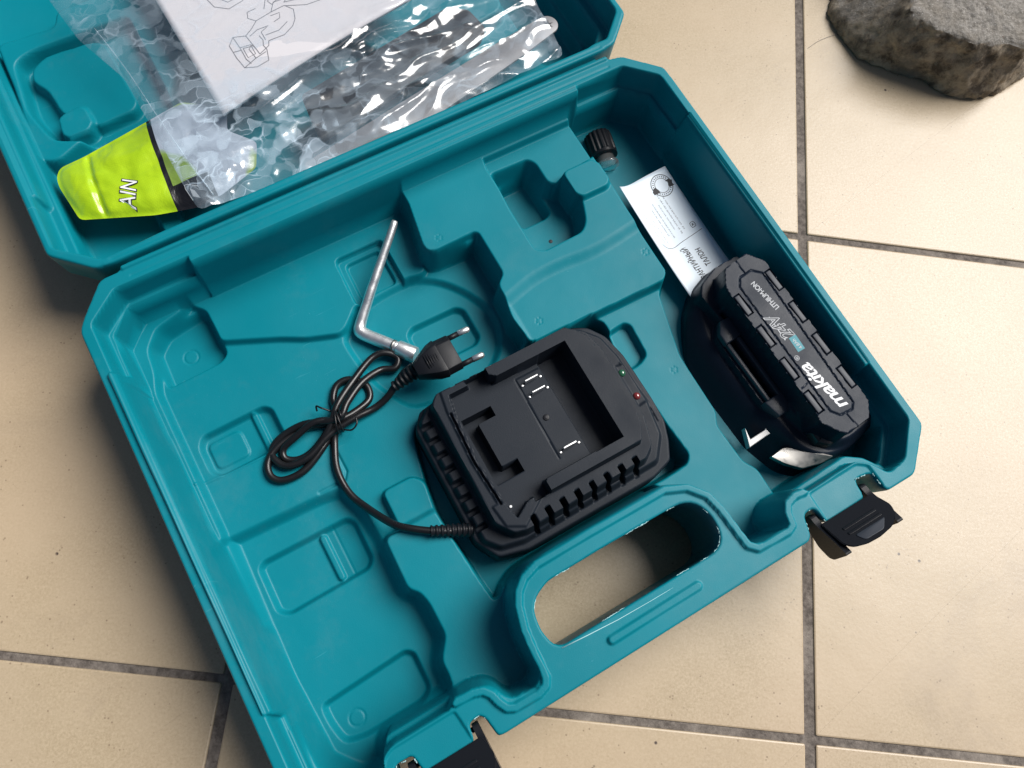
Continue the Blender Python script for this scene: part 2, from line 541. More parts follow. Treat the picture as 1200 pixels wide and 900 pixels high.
# numpy gradient noise
def perlin(x, y, seed=0):
    rs = np.random.RandomState(seed)
    perm = rs.permutation(256); perm = np.concatenate([perm, perm])
    ang = rs.rand(256) * 2 * np.pi
    gx, gy = np.cos(ang), np.sin(ang)
    xi, yi = np.floor(x).astype(int), np.floor(y).astype(int)
    xf, yf = x - xi, y - yi
    xi &= 255; yi &= 255
    def g(ix, iy, dx, dy):
        h = perm[perm[ix & 255] + (iy & 255)]
        return gx[h] * dx + gy[h] * dy
    u = xf ** 3 * (xf * (xf * 6 - 15) + 10); v = yf ** 3 * (yf * (yf * 6 - 15) + 10)
    a = g(xi, yi, xf, yf) * (1 - u) + g(xi + 1, yi, xf - 1, yf) * u
    b = g(xi, yi + 1, xf, yf - 1) * (1 - u) + g(xi + 1, yi + 1, xf - 1, yf - 1) * u
    return (a * (1 - v) + b * v) * 1.5

# signed distance helpers (negative inside)
def sdf_poly(X, Y, P):
    P = np.asarray(P, float)
    d = np.full(X.shape, 1e18)
    s = np.ones(X.shape)
    N = len(P)
    for i in range(N):
        x0, y0 = P[i]; x1, y1 = P[i - 1]
        ex, ey = x1 - x0, y1 - y0
        wx, wy = X - x0, Y - y0
        t = np.clip((wx * ex + wy * ey) / (ex * ex + ey * ey + 1e-12), 0, 1)
        bx, by = wx - ex * t, wy - ey * t
        d = np.minimum(d, bx * bx + by * by)
        c1 = Y >= y0; c2 = Y < y1; c3 = ex * wy > ey * wx
        flip = (c1 & c2 & c3) | (~c1 & ~c2 & ~c3)
        s = np.where(flip, -s, s)
    return s * np.sqrt(d)

def dist_line(X, Y, P):
    d = np.full(X.shape, 1e18)
    for (x0, y0), (x1, y1) in zip(P[:-1], P[1:]):
        ex, ey = x1 - x0, y1 - y0
        wx, wy = X - x0, Y - y0
        t = np.clip((wx * ex + wy * ey) / (ex * ex + ey * ey + 1e-12), 0, 1)
        d = np.minimum(d, (wx - ex * t) ** 2 + (wy - ey * t) ** 2)
    return np.sqrt(d)

def sm(t):
    t = np.clip(t, 0, 1)
    return t * t * (3 - 2 * t)

def moulded(outline, holes, base, ops, res, edge=.9, skirt=None, hole_skirt=None):
    """A moulded shell: a height surface built from ordered pockets ('cut'), bosses ('raise') and ribs ('rib'),
    trimmed to its outline, rounded at the edge and closed by side walls (skirt = list of (inset, z))."""
    O = np.asarray(outline, float)
    mn, mx = O.min(0) - res * 2, O.max(0) + res * 2
    nx, ny = int((mx[0] - mn[0]) / res) + 1, int((mx[1] - mn[1]) / res) + 1
    gx = mn[0] + np.arange(nx) * res; gy = mn[1] + np.arange(ny) * res
    X, Y = np.meshgrid(gx, gy)
    def field(X, Y):
        d = sdf_poly(X, Y, O)
        for h in holes:
            d = np.maximum(d, -sdf_poly(X, Y, h))
        return d
    D = field(X, Y)
    Hh = np.full(X.shape, float(base))
    for op in ops:
        kind, P = op[0], np.asarray(op[1], float)
        if kind in ('cut', 'raise'):
            z, w = op[2], op[3]
            r = op[4] if len(op) > 4 else 3
            if r:
                P = fillet(P, r, 3)
            pad = w + 1
        else:
            pad = op[2] + op[4] + 1
        a, b = P.min(0) - pad, P.max(0) + pad
        i0, i1 = np.searchsorted(gx, [a[0], b[0]]); j0, j1 = np.searchsorted(gy, [a[1], b[1]])
        if i0 >= i1 or j0 >= j1:
            continue
        sl = (slice(j0, j1), slice(i0, i1))
        x, y, h = X[sl], Y[sl], Hh[sl]
        if kind == 'cut':
            m = sm(-sdf_poly(x, y, P) / w)
            Hh[sl] = np.minimum(h, h * (1 - m) + z * m)
        elif kind == 'raise':
            m = sm((w - sdf_poly(x, y, P)) / w)
            Hh[sl] = np.maximum(h, h * (1 - m) + z * m)
        elif kind == 'rib':     # (kind, line, halfwidth, dz, soft)
            m = sm((op[2] + op[4] - dist_line(x, y, P)) / op[4])
            Hh[sl] = h + op[3] * m
    # snap the rim vertices onto the outline
    band = (D > -res * .35) & (D < res * 1.15)
    e = res * .25
    Xs, Ys = X[band], Y[band]
    gxn = (field(Xs + e, Ys) - field(Xs - e, Ys)) / (2 * e)
    gyn = (field(Xs, Ys + e) - field(Xs, Ys - e)) / (2 * e)
    X = X.copy(); Y = Y.copy()
    X[band] = Xs - gxn * D[band]; Y[band] = Ys - gyn * D[band]
    D2 = field(X[band], Y[band])      # second step for the corners
    Xs, Ys = X[band], Y[band]
    gxn = (field(Xs + e, Ys) - field(Xs - e, Ys)) / (2 * e)
    gyn = (field(Xs, Ys + e) - field(Xs, Ys - e)) / (2 * e)
    X[band] = Xs - gxn * D2; Y[band] = Ys - gyn * D2
    Dn = D.copy(); Dn[band] = 0
    t = np.clip(1 + Dn / edge, 0, 1)
    Hh = Hh - edge * (1 - np.sqrt(np.clip(1 - t * t, 0, 1)))
    q = np.minimum(np.minimum(D[:-1, :-1], D[1:, :-1]), np.minimum(D[:-1, 1:], D[1:, 1:])) < -res * .35
    J, I = np.nonzero(q)
    idx = np.arange(nx * ny).reshape(ny, nx)
    F4 = np.stack([idx[J, I], idx[J, I + 1], idx[J + 1, I + 1], idx[J + 1, I]], 1)
    used = np.unique(F4)
    remap = -np.ones(nx * ny, int); remap[used] = np.arange(len(used))
    F4 = remap[F4]
    V = np.stack([X.ravel()[used], Y.ravel()[used], Hh.ravel()[used]], 1)
    faces = F4.tolist()
    if skirt:
        E = np.vstack([F4[:, [0, 1]], F4[:, [1, 2]], F4[:, [2, 3]], F4[:, [3, 0]]])
        key = np.sort(E, 1)
        code = key[:, 0].astype(np.int64) * len(V) + key[:, 1]
        _, inv, cnt = np.unique(code, return_inverse=True, return_counts=True)
        BE = E[cnt[inv] == 1]
        bv = np.unique(BE)
        bx, by = V[bv, 0], V[bv, 1]
        nxn = (field(bx + e, by) - field(bx - e, by)) / (2 * e)
        nyn = (field(bx, by + e) - field(bx, by - e)) / (2 * e)
        # which boundary verts belong to a hole
        isd = np.zeros(len(bv), bool)
        for h in holes:
            isd |= np.abs(sdf_poly(bx, by, h)) < res * 1.5
        loc = {int(b): k for k, b in enumerate(bv)}
        prev = bv.copy()
        allV = [V]
        base_n = len(V)
        for (ins, z) in skirt:
            ii = np.full(len(bv), float(ins))
            if hole_skirt is not None:
                ii = np.where(isd, ii * hole_skirt, ii)
            NV = np.stack([bx - nxn * ii, by - nyn * ii, np.full(len(bv), float(z))], 1)
            allV.append(NV)
            cur = base_n + np.arange(len(bv))
            base_n += len(bv)
            A = np.array([loc[int(a)] for a in BE[:, 0]]); B = np.array([loc[int(b)] for b in BE[:, 1]])
            faces += np.stack([prev[B], prev[A], cur[A], cur[B]], 1).tolist()
            prev = cur
        V = np.vstack(allV)
    return V, faces

# ------------------------------------------------------------------ the setting: tiled floor
TA = math.radians(-5.8442)
TU = np.array([math.cos(TA), math.sin(TA)]); TV = np.array([-TU[1], TU[0]])
floor = part('floor', ([(-60000, -60000, -1.2), (60000, -60000, -1.2), (60000, 60000, -1.2), (-60000, 60000, -1.2)], [(0, 1, 2, 3)]), M['grout'], smooth=False)
floor['kind'] = 'structure'
TW, TH, JX, JY = 332.8, 325.1, 6.4, 4.6
def tile_geo():
    w, h = (TW - JX) / 2, (TH - JY) / 2
    P = fillet([(-w, -h), (w, -h), (w, h), (-w, h)], 1.2, 3)
    L = [[(x, y, -3) for x, y in P], [(x, y, -.9) for x, y in P], [(x, y, -.25) for x, y in inset(P, .28)], [(x, y, 0) for x, y in inset(P, 1.0)]]
    return rings(L, cap0=False)
tile0 = part('tile', tile_geo(), M['tile'], floor, angle=8)
first = True
for i in range(-3, 4):
    for j in range(-3, 4):
        if first:
            o = tile0; first = False
        else:
            o = tile0.copy(); COL.objects.link(o); o.parent = floor
        c = TU * (208.3 + (i - .5) * TW) + TV * (-40.6 + (j + .5) * TH)
        o.location = (c[0] * MM, c[1] * MM, random.uniform(-.15, .15) * MM)
        o.rotation_euler = (random.uniform(-.0006, .0006), random.uniform(-.0006, .0006), TA + random.uniform(-.0008, .0008))

hl = part('dirt_hair', tube(catmull([(259, 424, .2), (268, 431, .25), (280, 437, .3), (292, 440, .2)], 8), .12, 5), M['fineink'], floor)
hl2 = 0 and part('dirt_hair', tube(catmull([(306, 372, .2), (313, 356, .25), (316, 340, .2), (322, 330, .2)], 8), .12, 5), M['fineink'], floor)

# ------------------------------------------------------------------ stone block
def resample(P, n):
    P = np.asarray(P, float)
    Q = np.vstack([P, P[:1]])
    s = np.concatenate([[0], np.cumsum(np.linalg.norm(np.diff(Q, axis=0), axis=1))])
    t = np.linspace(0, s[-1], n, endpoint=False)
    return np.stack([np.interp(t, s, Q[:, k]) for k in range(Q.shape[1])], 1)

def stone_geo():
    bot = [(282, 474), (278.7, 455), (286, 436), (296, 416), (318, 408), (345, 398), (366, 386), (384, 384), (405, 390), (430, 409), (452, 438), (462, 480), (455, 540), (400, 566), (330, 556), (290, 520)]
    top = [(326, 470), (322, 456), (316, 440), (313, 420), (326, 408), (343, 399), (362, 392), (384, 396), (396, 392), (412, 412), (436, 442), (446, 480), (438, 530), (396, 552), (338, 542), (304, 512)]
    n = 220
    # same parameter on both rings: interpolate per corner
    def rs(P):
        P = np.asarray(P, float); k = len(P); out = []
        for i in range(n):
            t = i / n * k; a = int(t); f = t - a
            out.append(P[a % k] * (1 - f) + P[(a + 1) % k] * f)
        return np.array(out)
    B, T = rs(bot), rs(top)
    cen = T.mean(0)
    L = []
    prof = [(0.0, 0, 3.0), (0.0, .0, 0), (.02, 2, -1), (.10, 8, -1.0), (.3, 15, -1.5), (.5, 23, -1.2), (.75, 32, -.6), (.92, 40, 0), (1.0, 44, 1.2), (1.0, 45.5, 3.5)]
    for f, z, ins in prof:
        R = B * (1 - f) + T * f
        R = R + (cen - R) / np.linalg.norm(cen - R, axis=1)[:, None] * ins
        L.append(np.column_stack([R, np.full(n, z)]))
    # densify between profile rings
    D = []
    for a, b in zip(L[:-1], L[1:]):
        for k in range(3):
            D.append(a + (b - a) * k / 3)
    D.append(L[-1])
    for f in np.linspace(.05, .97, 34):
        R = L[-1].copy(); R[:, :2] = R[:, :2] * (1 - f) + cen * f
        R[:, 2] = 46 + 1.5 * f
        D.append(R)
    V, Fc = rings(D)
    V = np.array(V)
    C3 = np.array([cen[0], cen[1], 20.0])
    out = []
    for p in V:
        q = Vector(p / 16.0)
        d = mnoise.fractal(q, 0.6, 2.1, 6) * 2.2 + mnoise.noise(Vector(p / 30)) * 2.6 + mnoise.noise(Vector(p / 3.0)) * .6 + abs(mnoise.noise(Vector(p / 9))) * -1.6
        n3 = (p - C3); n3 /= np.linalg.norm(n3)
        if p[2] > 44:
            d = d * .8 + mnoise.noise(Vector(p / 6)) * .9
        p = p + n3 * d
        p[2] = max(p[2], 0.05)
        out.append(tuple(p))
    return out, Fc
_g = stone_geo()
_so = np.array([365.0, 470.0, 0])
st = part('stone_block', ([tuple(np.array(p) - _so) for p in _g[0]], _g[1]), M['stone'], angle=50)
st.location = tuple(_so * MM)
st['label'] = 'rough grey broken stone block lying on the tiles in the upper right corner'
st['category'] = 'stone'
# ------------------------------------------------------------------ the tool case
case = thing('tool_case', 'open teal plastic tool case with moulded compartments, lid folded back and two black latches', 'tool case')
R0 = 66.0
OUT = [(0, 23), (0, 290), (4, 296), (20, 314.2), (31.5, 314.5), (33.7, 318.4), (353, 317.8), (355, 313.6), (364, 312), (384.6, 292),
       (385.2, 22), (363, 1.5), (344, 1.5), (342.3, 4), (342, 14), (331.5, 15.5), (330.4, 4.4), (303, 4), (301.5, 14.2), (294.5, 14.0), (291.2, 3), (288.5, .8),
       (102, .2), (98.6, .8), (97, 11), (95, 13.5), (88.8, 13), (87.6, 3.8), (60.5, 3.8), (59, 13), (57.5, 14), (50.5, 14), (48.5, 12), (47, 1.2), (24, 1.5)]
HOLE = [(142.5, 42.5), (147, 48), (156, 51.8), (189.5, 52.2), (232.5, 52), (238.5, 51.6), (243.5, 49.5), (247.5, 45), (249.8, 37), (249, 28.5), (245.5, 23), (239, 21), (191.5, 21), (147, 21), (143, 24), (141, 32.5)]
INNER = [(6.5, 291.5), (25, 306), (325.5, 305.2), (360.5, 305.6), (379, 288.5), (379.5, 256), (379.8, 64), (379.8, 28), (363.5, 11), (357, 9.5),
         (350, 9), (344.5, 18), (337.5, 23.4), (303, 22.6), (300.5, 27.0), (295, 27.2), (288.5, 25.5), (284.5, 20.5), (283.5, 14), (281, 12.5), (263.5, 13), (260, 16.5), (259, 23.5), (257.5, 40.5), (255.5, 49),
         (248.5, 58), (236, 64.5), (168, 65), (152, 64), (144, 61), (137.5, 55), (134, 47.5), (132, 37.5), (131, 28.5), (131, 16),
         (128.5, 12.5), (124.5, 10.5), (112.5, 12), (109.5, 15.5), (107, 21.5), (103.5, 24.5), (98, 26), (88, 26.6), (84, 22.5), (52, 22.4), (46.7, 20), (44, 12), (38, 7.5), (26, 8), (6.5, 26)]
TONG = [(88, 24.5), (97, 24), (102, 22.5), (104.8, 19), (106.3, 14), (108.5, 9.8), (112, 8), (125, 7.6), (130, 9.2), (132, 12.5), (132.6, 25), (133.8, 37), (137, 48.5), (140.5, 54.5), (146, 59), (155, 61.8), (186, 62.2),
        (216, 62), (234, 62), (246, 57), (253.5, 48), (255.8, 38), (257.2, 22), (258, 15.5), (262, 11.6), (281, 10.8), (285, 12.4), (286.6, 19), (289.5, 23.2), (295, 24.6), (301.5, 24)]
tray_ops = [
    ('cut', INNER, 17, 4.2, 2.5),
    # stepped ledges in the corners
    ('raise', [(0, 255), (0, 320), (70, 320), (70, 302.2), (24, 302.2), (10.5, 289), (10, 255)], 49, 1.6, 2),
    ('raise', [(325, 301.5), (325, 320), (390, 320), (390, 255), (375.5, 256), (375, 288), (360, 301.5)], 49, 1.6, 2),
    ('raise', [(390, 66), (374.5, 66), (374.5, 31), (360, 15.5), (352, 14), (352, -5), (390, -5)], 49, 1.6, 2),
    ('raise', [(0, 64), (10, 64), (10, 28), (28, 12), (42, 12), (50, 26.5), (100, 26.5), (100, 0), (0, 0)], 51, 1.8, 2),
    ('cut', INNER, 48.5, 2.6, 2.5),
    ('raise', [(-5, 64), (-5, 259), (7.2, 259), (9.2, 64)], 64, 4, 0),
    ('raise', [(68, 330), (68, 302.2), (325, 302.2), (325, 330)], 64, 2.4, 0),
    ('raise', [(390, 254.5), (377.8, 254.5), (377.3, 66), (390, 66)], 64, 3.4, 0),
    ('raise', [(297, 10), (297, 26.5), (304, 26.5), (340, 28.0), (349, 22), (356, 12), (356, 0)], 54, 4, 2),
    ('raise', [(-2, 100), (10, 100), (14, 60), (16, -10), (-2, -10)], 38, 9, 0),
    ('cut', [(42, -6), (42, 12), (47, 19.5), (52, 21.6), (86, 21.6), (88.5, 0), (88, -6)], 64.8, 1.0, 2),
    ('cut', [(303.4, -6), (303.4, 22.0), (337, 22.6), (343, 18.5), (343.5, 4)], 64.8, 1.0, 2),
    # floor levels
    ('raise', [(46, 312), (57, 297.5), (60, 285), (60, 272), (92, 257.5), (105.5, 250), (124, 243.2), (130, 245.5), (139.5, 255), (155.5, 256), (190, 256), (199, 312)], 21.5, 2.6, 2.5),
    ('raise', [(-4, 312), (-4, 160), (13, 160), (13, 258), (17, 270), (18.5, 285), (28, 296), (46, 300), (60, 312)], 24, 3.5, 4),
    ('cut', [(19, 259), (54, 260), (60, 264), (60, 294), (56, 299), (30, 295), (20, 286)], 8.5, 3.8, 4),
    ('cut', [(142.5, 289), (176, 289), (176, 255), (170, 252.5), (141, 254)], 16.5, 1.2, 4),
    ('cut', [(147, 285), (172, 285), (172, 258), (146, 258)], 13.5, 1.4, 4),
    ('cut', [(123, 231), (123, 240), (137.5, 253), (156, 257.5), (182, 258), (197, 249), (209, 234), (216.5, 217), (217, 203), (209.5, 187), (195, 176), (175, 172), (140, 178), (126, 205)], 13, 4.5, 9),
    ('cut', [(160, 225), (165, 229), (197, 228.5), (202, 224), (202, 202), (197, 198), (165, 198), (160, 203)], 8, 3, 4),
    ('cut', [(20.5, 218), (25, 224), (64, 224.5), (69, 220), (69, 199.5), (64, 195), (26, 195), (20.5, 200)], 11.5, 3.2, 4),
    ('rib', [(57, 221), (57, 198)], 1.3, 2.2, 1.4),
    ('raise', [(26, 217.5), (45, 217.5), (45, 202), (26, 202)], 12.6, 1.4, 3),
    ('cut', [(12.5, 162.5), (69, 160), (84, 158), (90, 140), (91.5, 118), (89.8, 87), (94.5, 82.5), (96.5, 74), (96.6, 54), (88, 43), (88.5, 34), (86, 27), (50, 27), (43, 22), (40, 12), (26, 12), (12, 28), (9.5, 76)], 9.5, 6.5, 4),
    ('rib', [(12.5, 196.5), (51, 195), (64, 194)], .3, .7, .7),
    ('rib', [(71, 160), (87, 160), (90, 164), (90, 196), (100, 200)], .4, -1.0, .9),
    ('cut', [(20.5, 139), (25, 142.4), (78, 142), (82.5, 137), (82, 112), (77, 107), (26, 106), (20, 111)], 4.2, 3.6, 5),
    ('rib', [(60.5, 137), (60.5, 112)], 1.3, 2.2, 1.4),
    ('rib', [(68, 140), (68, 110)], .3, -.3, .5),
    ('cut', [(20, 44.5), (20, 56.5), (74, 59.5), (79, 55.5), (78.5, 33), (71, 28.2), (35, 28), (23, 31)], 4.2, 3.6, 5),
    ('rib', [(11.5, 52), (11.5, 18)], .8, 1.6, 1.2),
    # raised blocks
    ('raise', [(103.5, 141), (121.5, 141), (126, 136), (127, 116), (103, 116)], 24, 2.5, 3),
    ('raise', [(103.5, 166), (124, 166), (124, 143.5), (103.5, 143.5)], 17, 1.5, 2),
    ('raise', [(93, 115.5), (92, 86), (96.5, 81.5), (98.5, 74), (98.5, 54), (90.5, 43.5), (90.5, 35), (88, 22), (96, 5), (130, 5), (140, 60), (129, 62), (126, 95.5), (124.5, 115.5)], 29, 4.5, 3),
    ('raise', [(222, 181), (322, 181), (311, 169), (300, 127.5), (300, 87.5), (295.5, 80), (297, 54), (302, 46), (302, 30), (302, 10), (256, 8), (250, 60), (240, 72), (215, 176)], 30, 3.5, 3),
    # charger pocket
    ('cut', [(134, 166), (150, 176), (215, 178), (262, 177.5), (270.5, 170), (270.5, 163), (268.5, 133), (269.5, 96), (271.5, 73), (267, 68.5), (250, 67.5), (227, 68.2), (174, 68), (148, 67), (138, 62), (134, 57), (129, 57), (127.2, 71), (125.2, 95.5), (123.6, 116), (126, 132)], 7, 3.0, 4),
    ('cut', [(269, 162.5), (281, 163.5), (284.5, 160), (283, 138), (276, 134.5), (266, 134)], 24, 2.0, 3),
    # upper plateau
    ('raise', [(199, 320), (199, 292), (193.5, 262), (194.5, 257.5), (199, 255.8), (227, 254.5), (227.5, 222), (221.5, 217.5), (221, 205), (219, 195), (221.5, 177), (315, 174.5), (318.5, 178), (320, 250), (320, 320)], 42.5, 3.2, 3),
    ('cut', [(255.2, 299.5), (253.8, 292), (254, 262), (276, 258), (300, 266), (322, 268), (324, 299.5)], 37, 1.6, 0),
    ('cut', [(186, 250), (198, 256), (225, 256.5), (228, 254), (228, 222), (214, 214), (190, 246)], 36, 2.2, 3),
    ('cut', [(214, 150), (214, 205), (218, 210), (242, 216), (262, 216.5), (285, 214), (304, 215.5), (330, 219), (335, 150)], 39.5, 9, 12),
    ('raise', [(229.5, 222), (229.5, 216.5), (243, 217), (262, 217), (285, 215)], 42.5, 1.5, 0),
    ('cut', [(255, 290.5), (283, 289.5), (287, 284), (287, 267), (297.5, 262), (297.5, 243), (292, 229.5), (286, 224), (257.5, 223.5), (252.4, 228), (252.5, 260)], 22, 4.5, 4),
    ('cut', [(259, 286), (281, 286.5), (283, 281.5), (283, 254), (278, 251.5), (261, 251.5), (258.5, 255)], 12, 3, 4),
    ('raise', [(294.5, 264.5), (315.5, 264.5), (318.5, 260.5), (318.5, 247.5), (315.5, 244.5), (297.5, 244.5), (294.5, 247.5)], 47, 2.2, 4),
    ('raise', [(336, 262), (368, 263), (368, 215), (338, 208)], 13, 3, 3),
    # rubs, ribs and rim details
    ('rib', TONG, 1.7, 2.2, .7),
    ('rib', [(6.2, 258), (8.0, 66)], 1.6, 2.2, .8),
    ('rib', [(69, 303.6), (324.5, 303.4)], 1.6, 2.0, .8),
    ('rib', [(378.4, 254), (378.2, 67)], 1.6, 2.0, .8),
    ('rib', [(34, 315.2), (353, 314.6)], .8, 1.4, .9),
    ('cut', [(33, 330), (33, 316.8), (354, 316.3), (354, 330)], 63.5, 1.0, 0),
    ('rib', [(36, 309.0), (352, 308.4)], .25, -.5, .5),
    ('rib', [(170, 11), (223, 11.4)], 1.8, 1.7, .6),
]
for cx, cy in ((38, 276), (34.5, 40)):      # ejector-pin rings
    tray_ops.append(('rib', [(cx + 4.4 * math.cos(a), cy + 4.4 * math.sin(a)) for a in np.linspace(0, 2 * math.pi, 25)], .15, -.45, .55))
for cx, cy in ((315, 195), (232, 186), (292, 122), (204, 262)):   # moulded dot rosettes
    for a in np.linspace(0, 2 * math.pi, 7)[:-1]:
        x, y = cx + 1.9 * math.cos(a), cy + 1.9 * math.sin(a)
        tray_ops.append(('rib', [(x, y), (x + .01, y)], .1, -.5, .6))
OUTF = fillet(OUT, 3.0, 3)
HOLEF = fillet(HOLE, 3.0, 2)
tray = part('tray', moulded(OUTF, [HOLEF], R0, tray_ops, .62, edge=1.0,
            skirt=[(.0, 62), (1.0, 50), (2.6, 49), (3.5, 14), (6, 6), (12, 1.5)], hole_skirt=.35), M['teal'], case)

# black disc painted in for the dark of a drilled hole in the plateau pocket
def ring_disc(cx, cy, z, r, n=20):
    return [(cx + r * math.cos(2 * math.pi * i / n), cy + r * math.sin(2 * math.pi * i / n), z) for i in range(n)], [tuple(range(n))]
def cyl(cx, cy, z0, z1, r, n=20, ch=.15):
    P = [(cx + r * math.cos(2 * math.pi * i / n), cy + r * math.sin(2 * math.pi * i / n)) for i in range(n)]
    return prism(P, z0, z1, ch)
part('screw_hole_ink', cyl(272, 236, 20, 22.25, 1.3), M['ink'], case)

# pale trimming burrs left along the handle opening and latch slots
def burrs(path, z, n, seed, lo=.15, hi=.55):
    rnd = random.Random(seed)
    P = resample(path, 400)
    gs = []
    for k in range(n):
        i = rnd.randrange(400); L = rnd.randrange(6, 20)
        seg = np.array([P[(i + j) % 400] for j in range(L)])
        seg = seg + np.array([[rnd.uniform(-.25, .25), rnd.uniform(-.25, .25)] for _ in range(L)])
        zz = z + np.array([rnd.uniform(-.3, .25) for _ in range(L)])
        r = [rnd.uniform(lo, hi) for _ in range(L)]; r[0] = r[-1] = .06
        gs.append(tube(np.column_stack([seg, zz]), r, 5))
    return join(*gs)
bu = part('trim_burrs', burrs(HOLEF, R0 - .75, 12, 4, .06, .2), M['flash'], case, label='pale ragged trimming burrs round the handle opening')
bu['kind'] = 'stuff'
_s1 = [(303, 4), (301.5, 14.2), (294.5, 14.0), (291.2, 3), (294.5, 14.0), (301.5, 14.2)]
_s2 = [(342.3, 4), (342, 14), (331.5, 15.5), (330.4, 4.4), (331.5, 15.5), (342, 14)]
_s3 = [(98.6, .8), (97, 11), (95, 13.5), (88.8, 13), (87.6, 3.8), (88.8, 13), (95, 13.5), (97, 11)]
_s4 = [(60.5, 3.8), (59, 13), (50.5, 14), (48.5, 10), (50.5, 14), (59, 13)]
bu2 = part('slot_burrs', join(*[burrs(s, R0 - .8, 7, 5 + i, .07, .24) for i, s in enumerate((_s1, _s2, _s3, _s4))]), M['flash'], case, label='pale ragged burrs round the latch slots')
bu2['kind'] = 'stuff'
# pale scratch beside the handle opening
part('scratch', tube([(146, 20.2, R0 + .02), (160, 19.0, R0 + .02), (178, 17.7, R0 + .02), (196, 17.2, R0 + .02), (212, 17.0, R0 - .05)], [.3, .24, .18, .12, .05], 6), M['flash'], case)

# lid, hinged behind the tray and laid back
def L(pts, dv=314.0):
    return [(x, y + dv) for x, y in pts]
LOUT = L([(0, 28), (0, 300), (22, 318), (363, 318), (385, 300), (385, 27), (366, 9.4), (355, 7.6), (30, 7.4), (20, 8.6)])
LIN = L([(4.3, 31), (4.3, 298), (24, 314), (361, 314), (380.5, 297), (380.5, 31), (363.5, 14.6), (340, 13.3), (61, 13), (25, 12.6)])
lid_ops = [
    ('cut', LIN, 24, 3.5, 2),
    ('raise', L([(0, 25), (0, 300), (12, 300), (12, 34), (26, 20), (359, 20.5), (373, 35), (373, 300), (385, 300), (385, 0), (0, 0)]), 47, 2, 0),
    ('cut', LIN, 47.2, 2.4, 2),
    ('raise', L([(0, 70), (0, 250), (8, 250), (6.5, 70)]), 62, 3, 0),
    ('raise', L([(12, 112), (16, 172), (17, 206), (54, 204), (60, 216), (88, 216), (120, 240), (190, 240), (190, 150), (120, 150), (86, 108), (50, 120), (21, 108)]), 37, 4, 4),
    ('cut', L([(20.5, 189.5), (33, 194), (83, 194.5), (100, 194), (100, 110), (84, 104), (50, 108), (22.5, 122), (16, 150)]), 25, 4, 6),
    ('raise', L([(29, 182), (40, 188.5), (70, 186.5), (77, 182), (79, 130), (75, 125.5), (50, 124), (35, 142), (33, 163), (27, 173)]), 33, 3, 5),
    ('raise', L([(31.5, 138), (48, 140), (49, 126), (45.5, 121.5), (32, 121.5), (30, 125)]), 36, 2.5, 4),
    ('raise', L([(60, 60), (70, 60), (70, 20), (60, 20)]), 34, 3, 3),
    ('raise', L([(230, 200), (330, 200), (330, 90), (270, 80), (230, 100)]), 36, 4, 8),
    ('cut', L([(335, 240), (370, 240), (370, 40), (335, 40)]), 14, 5, 8),
    ('rib', L([(30, 10), (355, 10.2)]), .3, -.5, .6),
]
lid = part('lid', moulded(fillet(LOUT, 3, 3), [], R0 - .5, lid_ops, .95, edge=.9,
           skirt=[(0, 62), (1, 43), (3, 41), (12, 34), (14, 6), (18, 2)]), M['teal'], case)
# hinge knuckles bridging tray and lid
part('living_hinge', box(193.5, 319.6, 58.2, 316, 5.4, 2.4, 0, .6), M['teal'], case)

# latches: plate tilted upward and outward, two arms reaching into the slots, raised grip ribs
def latch(u0, label):
    def sec(u):      # plate tilted: v -> z
        pass
    root = None
    def zt(v):
        return 67.4 + (3.6 - v) * .75
    base = [(-17.5, 4.9), (17.5, 4.9), (18.6, 1.0), (19.6, -4), (17.8, -7.5), (14.5, -10.6), (9, -12.8), (0, -13.8), (-8, -13.4), (-14.5, -11.6), (-17.5, -8)]
    P = fillet(base, 1.5, 3)
    Ls = []
    for d, dz in ((.5, -2.2), (0, -1.7), (0, -.3), (.45, 0)):
        Q = inset(P, d) if d else P
        Ls.append([(x + u0, y, zt(y) + dz) for x, y in Q])
    pl = part('latch', rings(Ls), M['latch'], case, angle=35, label=label)
    for k, (v, w) in enumerate(((-2.2, 22), (-5.2, 22))):
        g = prism([(u0 - w / 2, v - .7), (u0 + w / 2, v - .7), (u0 + w / 2, v + .7), (u0 - w / 2, v + .7)], 0, 1, .25, r=.6)
        part('grip_rib', ([(x, y, z * .8 - .3 + zt(y)) for x, y, z in g[0]], g[1]), M['latch'], pl)
    g = prism([(u0 - 9, -7.2), (u0 + 11, -7.2), (u0 + 5, -11.6), (u0 - 7, -11.4)], 0, .9, .3, r=1.5)
    part('grip_rib', ([(x, y, z * .8 - .3 + zt(y)) for x, y, z in g[0]], g[1]), M['pad'], pl)
    prof = fillet([(11, 63.5), (11.6, 57), (3, 53), (-6, 52.5), (-13, 56), (-14.6, 60), (-13.6, 76.2), (-6, 72.4), (2.5, 66.6), (5.5, 64.8)], 1.5, 3)
    for s in (-1, 1):
        a, b = (-19.2, -15.8) if s < 0 else (15.6, 19.0)
        A = [(u0 + a, v, z) for v, z in prof]; B = [(u0 + b, v, z) for v, z in prof]
        part('latch_arm', rings([A, B] if area2(prof) < 0 else [B, A]), M['latch'], pl, smooth=False)
    part('hinge_pin', tube([(u0 - 19, 8.8, 60), (u0 + 19, 8.8, 60)], 1.4, 12), M['latch'], pl)
    return pl
latch(316.5, 'open black latch by the battery end of the case')
latch(74, 'open black latch at the lower edge of the photo')
